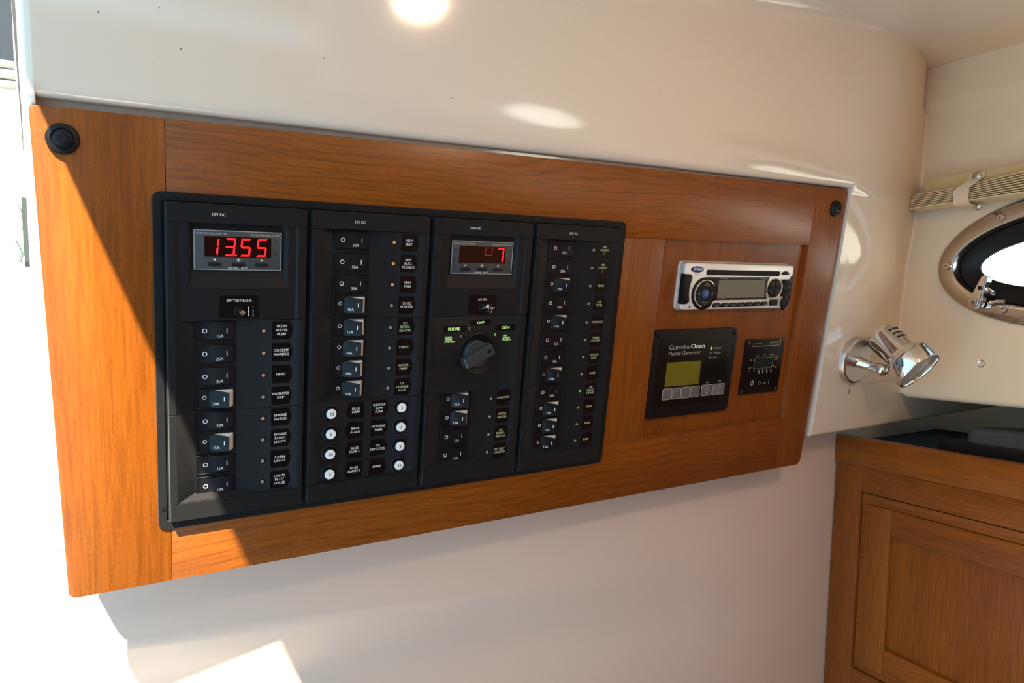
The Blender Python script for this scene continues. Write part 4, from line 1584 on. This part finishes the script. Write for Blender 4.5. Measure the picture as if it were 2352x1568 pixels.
# sensor window, auxiliary socket, preset keys, reset hole
x_, z_ = T(743.2, 100.0)
g = rg(); g.prism([(x_ - 7.4, z_ - 3.6), (x_ + 7.6, z_ - 4.2), (x_ + 7.4, z_ + 4.0), (x_ - 7.4, z_ + 4.0)], RH - .2, RH + 1.2, .3)
rp(g, 'sensor_window', 'glossy')
x_, z_ = T(763.0, 100.4)
g = rg(); g.lathe(x_, z_, [(7.2, RH - .5), (7.0, RH + 2.4), (6.2, RH + 3.2), (3.6, RH + 3.2), (3.4, RH + 2.4), (2.9, RH + 3.0), (.1, RH + 3.1)], 32)
sk = rp(g, 'socket_cover', 'rubber')
g = rg(); g.prism(rrect(x_ - 2.6, x_ + 2.2, z_ - 10.5, z_ + 9.4, 1.5, 3), RH - 1, RH + 1.6, .4); rp(g, 'cover_strap', 'rubber', sk)
for i, (t_, s_) in enumerate((('MUTE', ''), ('1', 'RPT'), ('2', 'INT'), ('3', 'RDM'), ('4', 'DN'), ('5', 'UP'), ('6', 'Disc'))):
    xa = 636.4 + i * 13.75
    za = 102.6 - i * 0.22
    x_, z_ = T(xa + 6.7, za)
    g = rg(); g.prism([(x_ - 6.9, z_ + 2.6), (x_ - 6.4, z_ - 1), (x_ - 4.6, z_ - 2.6), (x_ + 5.4, z_ - 2.9), (x_ + 6.6, z_ - 1.2), (x_ + 6.6, z_ + 2.4)], RH - .2, RH + 1.2, .35)
    k_ = rp(g, 'preset_key', 'blk2')
    it = [dict(body=t_, x=x_ + (.5 if not s_ else -1.8), z=z_ + .3, cap=2.0, h=RH + 1.26, bold=.02, sx=.85)]
    if s_:
        it.append(dict(body=s_, x=x_ + 2.3, z=z_ + .6, cap=1.2, h=RH + 1.26, width=4.2))
    lettering(it, k_, M['printdim'])
x_, z_ = T(600.4, 104.0)
g = rg(); g.prism(ell(x_, z_, 1.3, 1.5, 14), RH - .1, RH + .06); rp(g, 'reset_hole', 'hole')

# ------------------------------------------------------------------ generator control panel
GS = 1.0107
GH = -10.5
GO = (645, 191, IZ)
gen = thing('generator_panel', 'black generator control panel with olive display and grey keys, below the radio', 'control panel', MBW, GO)
T = lambda x, z: (x * GS, z * GS)
def gg():
    return G(GO)
def gp(g, name, mat, parent=None, smooth=35, label=None):
    o = g.build(name, M[mat], parent or gen, smooth=smooth)
    if label:
        o['label'] = label
    return o
ol = [T(569.4, 135), T(709.4, 134), T(709.2, 242.8), T(569.4, 243.8)]
x0, z0 = ol[0]
x1, z1 = ol[2]
g = gg(); g.prism(rrect(x0, x1, z0, z1, 7, 6), IZ, GH, 0.8)
gp(g, 'housing', 'blk2')
g = gg(); g.prism(rrect(x0 + 9.5, x1 - 8.5, z0 + 7.5, z1 - 13, 7, 6), GH - .2, GH + .25, .2)
fc = gp(g, 'keypad_overlay', 'glossy')
for cx_, cz_ in ((x0 + 7, z0 + 6.5), (x1 - 6.5, z0 + 6), (x0 + 7, z1 - 6.5), (x1 - 6.5, z1 - 6.5)):
    g = gg(); g.lathe(cx_, cz_, [(3.0, GH - .2), (3.0, GH + .5), (2.2, GH + .9), (1.0, GH + .9), (.8, GH + .2)], 20)
    gp(g, 'screw', 'rubber')
hh = GH + .32
p1, p2 = T(594.8, 155.6), T(630.6, 155.7)
lettering([dict(body='Cummins', x=(p1[0] + T(628, 0)[0]) / 2, z=p1[1], cap=6.0, h=hh, bold=0.0, width=33.4, skew=.0),
           dict(body='Marine Generator', x=T(621.2, 0)[0], z=T(0, 163.2)[1], cap=5.2, h=hh, bold=-0.004, width=53.0)], fc, M['printdim'])
lettering([dict(body='Onan', x=T(642, 0)[0], z=T(0, 155.6)[1], cap=6.0, h=hh, bold=.03, width=23.6)], fc, M['print'])
for zz, tx, lm in ((159.4, 'Generator', 'ledyel'), (165.4, 'Pre-Alarm', 'key'), (171.3, 'Alarm', 'key')):
    c = T(665.3, zz)
    g = gg(); g.lathe(c[0], c[1], [(2.0, GH + .1), (1.9, GH + .6), (1.2, GH + .9), (.1, GH + 1.0)], 18)
    l_ = gp(g, 'status_lamp', lm, None, 50, 'lit lime status lamp' if lm == 'ledyel' else None)
    vs, fs = text_pts(tx, 0.0, 'LEFT', .95)
    lettering([dict(body=tx, x=T(670.2, 0)[0], z=c[1] - .1, cap=2.7, h=hh, bold=0.008, align='LEFT', sx=.82, skew=.12)], fc, M['printdim'])
a, b_ = T(594.7, 174.2), T(650.6, 203.9)
g = gg(); g.box(a[0], b_[0], a[1], b_[1], GH, GH + .35)
gp(g, 'display', 'lcdyel')
g = gg(); g.box(b_[0], b_[0] + 2.2, a[1], b_[1], GH, GH + .34); gp(g, 'display_edge', 'hole')
for i, (xa, xb) in enumerate(((592.9, 607.4), (608.2, 622.7), (623.4, 638.0), (638.7, 653.6))):
    a, b_ = T(xa, 206.0), T(xb, 220.4)
    pr = rrect(a[0], b_[0], a[1], b_[1], 2.0, 4)
    g = gg(); g.prism(offset(pr, .7), GH, GH + .7, .2); k_ = gp(g, 'key', 'key')
    g = gg(); g.ring(pr, offset(pr, .7), GH, GH + .8, .1); gp(g, 'key_rim', 'keyrim', k_)
for nm, xa, xb in (('Start', 657.0, 676.5), ('Stop', 677.5, 697.6)):
    a, b_ = T(xa, 205.6), T(xb, 220.1)
    pr = rrect(a[0], b_[0], a[1], b_[1], 2.0, 4)
    g = gg(); g.prism(offset(pr, .7), GH, GH + .7, .2); k_ = gp(g, nm.lower() + '_key', 'key')
    g = gg(); g.ring(pr, offset(pr, .7), GH, GH + .8, .1); gp(g, 'key_rim', 'keyrim', k_)
    cx_, cz_ = (a[0] + b_[0]) / 2, (a[1] + b_[1]) / 2
    g = gg()
    q = GH + .74
    if nm == 'Start':
        o_ = [(cx_, cz_ - 5.6), (cx_ + 4.6, cz_), (cx_, cz_ + 5.6), (cx_ - 4.6, cz_)]
        g.loops([[(x, z, q) for x, z in o_], [(x, z, q) for x, z in offset(o_, .5)]], False, False)
        g.loops([[(cx_ - .5, cz_ - 3.6, q), (cx_ + .5, cz_ - 3.6, q), (cx_ + .5, cz_ + 3.6, q), (cx_ - .5, cz_ + 3.6, q)]], False, True)
    else:
        o_ = ell(cx_, cz_, 6.0, 5.6, 24)
        g.loops([[(x, z, q) for x, z in o_], [(x, z, q) for x, z in offset(o_, .5)]], False, False)
        o_ = [(cx_ - 3.2, cz_ - 2.5), (cx_ + 3.2, cz_ - 2.5), (cx_, cz_ + 3.2)]
        g.loops([[(x, z, q) for x, z in o_], [(x, z, q) for x, z in offset(o_, .5)]], False, False)
    gp(g, 'key_symbol', 'printdim', k_, 0)
    lettering([dict(body=nm, x=cx_, z=T(0, 202.6)[1], cap=2.7, h=hh, bold=.01, sx=.88)], fc, M['printdim'])

# ------------------------------------------------------------------ inverter remote
XS = 1.0131
XH = -13.0
XO = (777, 190, IZ)
inv = thing('remote_panel', 'small black remote panel with green display, right of the generator panel', 'remote panel', MBW, XO)
T = lambda x, z: (x * XS, z * XS)
def xg():
    return G(XO)
def xp(g, name, mat, parent=None, smooth=35):
    return g.build(name, M[mat], parent or inv, smooth=smooth)
a, b_ = T(729.2, 151.4), T(803.6, 224.6)
g = xg(); g.prism(rrect(a[0], b_[0], a[1], b_[1], 1.2, 3), IZ, XH, .4)
base = xp(g, 'plate', 'glossy')
for p in ((733.8, 155.2), (799.6, 155.0), (799.2, 220.8), (732.6, 220.8)):
    c = T(*p)
    g = xg(); g.lathe(c[0], c[1], [(2.9, XH - .2), (2.8, XH + .3), (2.0, XH + .7), (.1, XH + .75)], 20)
    s_ = xp(g, 'screw', 'screwo')
    g = xg()
    for q in ((1.5, .25), (.25, 1.5)):
        g.box(c[0] - q[0], c[0] + q[0], c[1] - q[1], c[1] + q[1], XH + .7, XH + .79)
    xp(g, 'cross_recess', 'hole', s_, 0)
hh = XH + .06
p = T(783.0, 156.4)
lettering([dict(body='xantrex', x=p[0], z=p[1], cap=3.2, h=hh, bold=.02, width=18.4),
           dict(body='Volts', x=T(753.4, 0)[0], z=T(0, 173.2)[1], cap=2.0, h=hh, bold=.02, width=8.2), dict(body='Amps', x=T(781.2, 0)[0], z=T(0, 173.0)[1], cap=2.0, h=hh, bold=.02, width=8.6)], base, M['printdim'])
lettering([dict(body='DC', x=T(743.2, 0)[0], z=T(0, 178.4)[1], cap=3.0, h=hh, bold=.03), dict(body='AC', x=T(742.4, 0)[0], z=T(0, 189.4)[1], cap=2.8, h=hh, bold=.03),
           dict(body='Kilo\nWatts', x=T(767.5, 0)[0], z=T(0, 172.2)[1], cap=1.3, h=hh, bold=.02, line=1.0),
           dict(body='Input', x=T(742.4, 0)[0], z=T(0, 193.3)[1], cap=1.3, h=hh, bold=.02)], base, M['printo'])
g = xg()
def strip(x0_, x1_, z0_, z1_):
    g.loops([[(x0_ * XS, z0_ * XS, hh), (x1_ * XS, z0_ * XS, hh), (x1_ * XS, z1_ * XS, hh), (x0_ * XS, z1_ * XS, hh)]], False, True)
strip(793.6, 795.4, 152.4, 160.2)
o_ = rrect(788.0 * XS, 793.2 * XS, 175.6 * XS, 180.4 * XS, .4, 2)
g.loops([[(x, z, hh) for x, z in o_], [(x, z, hh) for x, z in offset(o_, .7)]], False, False)
strip(789.4, 791.8, 174.6, 175.6)
for i in range(8):
    xa = 787.2 + i * .95
    za = 189.6 - 1.1 * math.sin(i / 8 * 2 * PI)
    zb = 189.6 - 1.1 * math.sin((i + 1) / 8 * 2 * PI)
    g.loops([[(xa * XS, za * XS, hh), ((xa + .95) * XS, zb * XS, hh), ((xa + .95) * XS, (zb + .7) * XS, hh), (xa * XS, (za + .7) * XS, hh)]], False, True)
for i in range(9):
    strip(741.2 + i * 2.0, 742.2 + i * 2.0 + (i % 3) * .25, 156.9, 157.8)
xp(g, 'orange_marks', 'printo', base, 0)
g = xg()
strip(741.2, 793.4, 160.3, 160.9)
for xa in (759.6, 767.4, 775.2, 783.2):
    g.loops([[(xa * XS - 1.0, 192.6 * XS, hh), (xa * XS + .9, 192.6 * XS, hh), (xa * XS + 2.9, 197.8 * XS, hh), (xa * XS + 1.0, 197.8 * XS, hh)]], False, True)
strip(750.6, 752.0, 192.4, 194.4)
c = T(750.4, 209.8)
o_ = ell(c[0], c[1], 3.2, 3.2, 22)
g.loops([[(x, z, hh) for x, z in o_], [(x, z, hh) for x, z in offset(o_, 1.0)]], False, False)
g.loops([[(c[0] - .5, c[1] - 4.2, hh + .02), (c[0] + .5, c[1] - 4.2, hh + .02), (c[0] + .5, c[1] + .2, hh + .02), (c[0] - .5, c[1] + .2, hh + .02)]], False, True)
c = T(764.8, 210.4)
o_ = ell(c[0], c[1], 2.2, 2.2, 22)
g.loops([[(x, z, hh) for x, z in o_], [(x, z, hh) for x, z in offset(o_, .5)]], False, False)
strip(772.0, 777.4, 210.9, 211.6)
strip(782.8, 783.9, 207.2, 212.6)
xp(g, 'panel_marks', 'printdim', base, 0)
a, b_ = T(748.6, 175.6), T(785.2, 191.0)
g = xg(); g.prism(rrect(a[0] + .8, b_[0] - .8, a[1] + .8, b_[1] - .8, 1.2, 3), XH - .1, XH + .1)
ds = xp(g, 'display', 'lcdgrn')
g = xg(); g.ring(rrect(a[0], b_[0], a[1], b_[1], 1.6, 3), rrect(a[0] + .9, b_[0] - .9, a[1] + .9, b_[1] - .9, 1.0, 3), XH - .1, XH + .5, .2)
xp(g, 'display_rim', 'key', ds)

# ------------------------------------------------------------------ chrome reading lamp
LH = -5.5
LC = (964, 189)
LO = (LC[0], LC[1], LH)
lamp = thing('wall_lamp', 'chrome swivel reading lamp on the cream wall right of the cherry board', 'lamp', MBW, LO)
def lg():
    return G(LO)
g = lg()
g.lathe(LC[0], LC[1], [(34.5, LH - 24), (34.5, LH + 4), (33.4, LH + 7), (30.6, LH + 8.6), (29.4, LH + 8.2), (.2, LH + 9.4)], 56)
g.build('base', M['satin'], lamp)
joint = Vector((973, 195, 33))
tip = Vector((LC[0] + 1, LC[1] + 2, LH + 8))
al = (joint - tip).length
g = lg()
g.axis(tip, joint - tip, [(9.5, -2), (7.2, 3), (6.2, al - 12), (7.6, al - 6), (7.6, al + 1)], 22)
g.build('arm', M['chrome'], lamp, smooth=50)
g = lg()
g.axis(joint, Vector((0.3, 0.25, 1)), [(0.4, -8.5), (5.5, -7), (8.4, -3), (9.0, 0), (8.4, 3), (5.5, 7), (0.4, 8.5)], 22)
g.build('joint', M['chrome'], lamp, smooth=60)
hd = Vector((0.053, 0.523, 0.839)).normalized()
fl = joint + Vector((0.39, -0.79, 0.47)) * 33.0         # where the head flares out
hb = fl - hd * 46
g = lg()
g.axis(hb, hd, [(0.5, -1), (12, 0), (18, 2.5), (21.0, 7), (22.6, 12), (22.6, 45), (23.4, 47.5), (30.5, 54), (32.6, 57), (33.0, 60), (33.0, 79), (32.2, 80.5), (31.0, 80), (30.4, 77), (30.2, 71)], 56, True, False)
head = g.build('head', M['chrome'], lamp, smooth=40)
g = lg()
g.axis(hb, hd, [(30.4, 72), (25, 74.5), (12, 76.0), (0.3, 76.4)], 44)
g.build('lens', M['lens'], head, smooth=60)
upv = Vector((0.39, -0.79, 0.47))
upv = (upv - hd * upv.dot(hd)).normalized()
lat = hd.cross(upv).normalized()
for row, t0 in enumerate((14, 21, 28)):
    for kk in range(4):
        ang = math.radians(-52 + kk * 17 + row * 2)
        d_ = upv * math.cos(ang) + lat * math.sin(ang)
        e_ = hd.cross(d_).normalized()
        c_ = hb + hd * (t0 + 3) + d_ * 22.5
        g = lg()
        hx = []
        for dd in (-0.6, 0.35):
            for sa, sb in ((-1, -1), (1, -1), (1, 1), (-1, 1)):
                hx.append(tuple(c_ + d_ * dd + hd * (sa * 1.2) + e_ * (sb * 2.4)))
        g.hexa(hx)
        g.build('cooling_slot', M['hole'], head)
g = lg()
g.axis(Vector((966, 221, LH - 2)), Vector((-.05, 1, .05)), [(3.2, -4), (3.2, 4), (2.2, 5), (1.6, 5), (1.6, 14), (2.0, 18), (1.4, 20)], 14)
g.build('switch_lever', M['satin'], lamp, smooth=40)

# ------------------------------------------------------------------ port lights in the forward wall
def port(name, cx, detailed=True):
    cz = -188.0
    o = structure(put(name, None, None, MFW, (cx, cz, 0)))
    mk = lambda: G((cx, cz, 0))
    n = 72
    rings = []
    for a, b_, h in ((185, 91, 0), (184.4, 90.4, 4), (181, 87.4, 6.5), (164, 69.5, 6.0), (160, 65.5, 4.5), (158, 63.8, -4), (158, 63.8, -30)):
        rings.append([(x, z, h) for x, z in ell(cx, cz, a, b_, n)])
    g = mk(); g.loops(rings, False, False)
    fr = g.build('frame', M['steel'], o, smooth=50)
    rings = []
    for a, b_, h in ((158.5, 64.3, -12), (157, 62.8, -7), (150, 54, -8), (140, 42, -14), (134.5, 37.2, -16), (134, 36.8, -19), (160, 66, -19)):
        rings.append([(x, z, h) for x, z in ell(cx, cz, a, b_, n)])
    if not detailed:
        g = mk(); g.prism(ell(cx, cz, 160, 66, n), -4, -1)
        g.build('pane', M['pane'], o, smooth=0)
        return o
    g = mk(); g.loops(rings, False, False)
    g.build('gasket', M['rubber'], o, smooth=50)
    g = mk(); g.prism(ell(cx, cz, 138, 40, n), -25, -22)
    g.build('pane', M['pane'], o, smooth=0)
    g = mk(); g.loops([[(x, z, -18.6) for x, z in ell(cx, cz, 136, 38.5, n)]], False, True)
    g.build('screen', M['screen'], o, smooth=0)
    for (sx_, sz_) in ((154.5, -250.6), (78.7, -190.5), (164.7, -124.5)):
        g = mk(); g.lathe(sx_, sz_, [(6.4, 5.2), (6.2, 7.4), (5.2, 8.6), (4.6, 8.6), (4.2, 7.6), (3.9, 7.4), (3.4, 8.8), (.1, 9.0)], 26)
        s_ = g.build('screw', M['chrome'], fr)
        g = mk()
        for q in ((2.0, .4), (.4, 2.0)):
            g.box(sx_ - q[0], sx_ + q[0], sz_ - q[1], sz_ + q[1], 8.9, 9.15)
        g.build('cross_recess', M['hole'], s_, smooth=0)
    # swing catch on the lower rim
    g = mk()
    a, b_ = Vector((131.5, -134.0)), Vector((143.5, -166.0))
    d = (b_ - a).normalized()
    q = Vector((-d.y, d.x))
    outl = []
    for k in range(9):
        t = math.radians(90 + k * 22.5)
        outl.append(tuple(a + (d * math.cos(t) + q * math.sin(t)) * 9.0))
    for k in range(7):
        t = math.radians(-90 + k * 30)
        outl.append(tuple(b_ + (d * math.cos(t) + q * math.sin(t)) * 5.0))
    g.prism(outl, 9, 19, 1.2)
    l_ = g.build('swing_catch', M['chrome'], o, smooth=30)
    g = mk(); g.lathe(a.x, a.y, [(6.8, 18.5), (6.5, 20), (5.8, 20.4), (.1, 20.4)], 24)
    g.build('catch_screw', M['steel'], l_)
    g = mk()
    for q in ((2.4, .5), (.5, 2.4)):
        g.box(a.x - q[0], a.x + q[0], a.y - q[1], a.y + q[1], 20.3, 20.55)
    g.build('cross_recess', M['hole'], l_, smooth=0)
    c_ = a + (b_ - a) * .62
    g = mk(); g.lathe(c_.x, c_.y, [(3.2, 18.8), (3.2, 19.25), (.1, 19.25)], 18)
    g.build('catch_hole', M['hole'], l_)
    g = mk(); g.tube([(151, -146, 6), (151, -148, 12), (150, -150, 17), (147, -152, 19)], 3.0, 10)
    g.tube([(146, -132, 10), (156, -135, 9), (168, -134.5, 8)], 2.6, 10)
    g.build('catch_keeper', M['chrome'], o, smooth=60)
    return o


port('window_1', 247.0)
port('window_2', 1000.0, False)

# ------------------------------------------------------------------ folded pleated blind above the port
blind = thing('pleated_blind', 'cream pleated blind folded up and strapped above the oval port window', 'blind', MFW, (120, -295, 12))
BOo = (120, -295, 12)
def tilt(s):                                            # rail runs slightly downhill to the right
    return -322.4 + (s - 46.4) * 0.0505
g = G(BOo)
g.hexa([(46.4, tilt(46.4), 0.5), (480, tilt(480), 0.5), (480, tilt(480) + 22.4, 0.5), (46.4, tilt(46.4) + 22.4, 0.5),
        (46.4, tilt(46.4), 24), (480, tilt(480), 24), (480, tilt(480) + 22.4, 24), (46.4, tilt(46.4) + 22.4, 24)])
g.build('head_rail', M['fabric2'], blind, smooth=0)
NPL = 8
for i in range(NPL + 1):
    f = i / NPL
    prof = []
    for s in (33.8, 70, 112, 150, 200, 260, 480):
        base = -299.4 + (s - 33.8) * 0.028
        fan = 20.4 if s <= 112 else 20.4 + min(7.5, (s - 112) * 0.085)
        up = 0 if s <= 112 else min(9.0, (s - 112) * 0.085)
        z = base - up + f * fan
        prof.append((s, z))
    g = G(BOo)
    last = i == NPL
    th = 1.15 if not last else 1.7
    r0, r1 = [], []
    for s, z in prof:
        r0.append((s, z))
    rings = []
    for s, z in prof:
        rings.append([(s, z - th, 10), (s, z - th * .5, 33 + (1.5 if last else 0)), (s, z + th * .5, 33 + (1.5 if last else 0)), (s, z + th, 10)])
    g.loops(rings)
    g.build('pleat' if not last else 'bottom_rail', M['fabric'], blind, smooth=0)
# strap with snap
g = G(BOo)
sec = [(-315.5, 24.5), (-309, 26.5), (-303, 33), (-298, 36.5), (-293, 37.5), (-280, 36.8), (-274, 35.5), (-271.2, 31), (-271, 12)]
cx_ = [131, 131, 130.5, 126, 118, 117, 117, 117, 117]
wd_ = [11.5, 11.5, 11.5, 11.2, 11.2, 11.2, 11.2, 11.2, 11.2]
rings = []
for (z, h), cx, w_ in zip(sec, cx_, wd_):
    rings.append([(cx - w_, z, h), (cx + w_, z, h), (cx + w_, z + .2, h + 1.2), (cx - w_, z + .2, h + 1.2)])
g.loops(rings)
st = g.build('strap', M['strap'], blind, smooth=50)
g = G(BOo)
g.axis((131.5, -309.5, 28.0), (0, 0, 1), [(6.6, 0), (6.6, 1.0), (5.4, 2.2), (3, 3.0), (.2, 3.3)], 24)
g.build('snap', M['satin'], st, smooth=50)
g = G(BOo)
g.axis((134, -267.5, 24.0), (0, 0, 1), [(5.0, 0), (5.0, 1.0), (3.4, 2.6), (.2, 3.2)], 20)
g.build('snap', M['satin'], st, smooth=50)

# ------------------------------------------------------------------ cabinet and worktop
cab = thing('cabinet', 'cherry wooden cabinet with recessed panel door, under the black worktop at lower right', 'cabinet', MCF, (200, 180, 0))
CO = (200, 180, 0)
def cb(name, mat, x0, x1, z0, z1, h0, h1, c=0.5, parent=None):
    g = G(CO)
    g.box(x0, x1, z0, z1, h0, h1, c)
    return g.build(name, M[mat], parent or cab)
cb('top_edge', 'trimw', -2.0, 640, -23.5, 20.2, -22, 3.0, 1.6)
cb('stile', 'cab_z', 1.5, 52.2, 20.2, 700, -20, 0)
cb('stile', 'cab_z', 52.2, 67.6, 20.2, 58.5, -20, -0.05, 0.3)
cb('rail', 'cab_x', 67.6, 640, 20.2, 58.5, -20, 0)
cb('stile', 'cab_z', 560, 640, 58.5, 700, -20, 0)
cb('rail', 'cab_x', 52.2, 560, 329.5, 372, -20, 0)
cb('side', 'cab_z', 2.5, 18, 20.2, 700, -300, -20)
cb('carcass', 'hole', 20, 640, 24, 700, -300, -24)
def door_(z0, z1, x0=54.2, x1=556.0, tag=''):
    d = put('door', None, cab, None, (x0, z0, 0))
    bpy.data.objects.remove(d)
    g = G((x0, z0, 0))
    po = [(x0, z0), (x1, z0), (x1, z1), (x0, z1)]
    g.ring(po, offset(po, 9.4), -18, -3.2, 0.4)
    g.box(x0 + 1, x1 - 1, z0 + 1, z1 - 1, -18, -14)
    d = put('door', g.mesh('door', M['cab_x']), cab, None, (x0, z0, 0))
    i0, i1, j0, j1 = x0 + 8.2, x1 - 8.2, z0 + 15.4, z1 - 9
    w_ = 44.2
    def dp(name, mat, *a, c=0.7):
        g = G((x0, z0, 0))
        g.box(*a, c)
        return g.build(name, M[mat], d)
    dp('inner_strip', 'cab_x', x0 + 8.2, x1 - 8.2, z0 + 9.0, z0 + 15.4, -14, -4.4)
    dp('stile', 'cab_z', i0, i0 + w_, j0, j1, -14, -1.2, c=1.2)
    dp('stile', 'cab_z', i1 - w_, i1, j0, j1, -14, -1.2, c=1.2)
    dp('rail', 'cab_x', i0 + w_, i1 - w_, j0, j0 + 39, -14, -1.3, c=1.0)
    dp('rail', 'cab_x', i0 + w_, i1 - w_, j1 - 38, j1, -14, -1.3, c=1.0)
    dp('field', 'cab_p', i0 + w_ - 4, i1 - w_ + 4, j0 + 35, j1 - 34, -13, -6.5)
    return d
door_(60.2, 328.0)
door_(374, 660)

wt = thing('worktop', 'black worktop behind the cherry cabinet edge', 'worktop', MCF, (200, -12, -250))
g = G((200, -12, -250))
g.box(-260, 700, -12, 10, -539, -22.4, 0)
g.build('slab', M['lam'], wt)

tray = thing('equipment_case', 'grey rounded plastic case on a black base, standing on the worktop', 'case', MCF, (280, -12, -200))
TO = (280, -12, -200)
g = G(TO)
pl = [(126, -420), (460, -420), (460, -66), (126, -66)]
g.loops([[(x, -12, h) for x, h in pl], [(x, -33, h) for x, h in pl], [(x + (1.2 if x < 200 else -1.2), -34.5, h + (-1.2 if h > -100 else 1.2)) for x, h in pl]])
g.build('base', M['mat'], tray)
top = []
def lay(ins, z):
    r = []
    for x, h in rrect(150 + ins, 452 - ins, -405 + ins, -84 - ins * 1.0, 16, 5):
        r.append((x, z, h))
    return r
g = G(TO)
g.loops([lay(0, -34.5), lay(0.4, -46), lay(3, -53), lay(9, -56.5), lay(20, -57.5)])
cs = g.build('lid', M['case'], tray, smooth=50)
g = G(TO)
g.loops([[(206, -35, -85), (232, -35, -85), (232, -50, -86.5), (206, -50, -86.5)], [(209, -35, -79), (229, -35, -79), (229, -48, -80.5), (209, -48, -80.5)]])
g.build('clasp', M['case'], tray)
g = G(TO)
g.tube([(240, -58.2, -150), (265, -58.8, -152), (300, -58.4, -160), (360, -58.6, -150)], 1.4, 6)
g.build('lid_rib', M['satin'], tray)

# ------------------------------------------------------------------ script end
for o in list(bpy.data.objects):
    if o.get('_o') is not None:
        del o['_o']
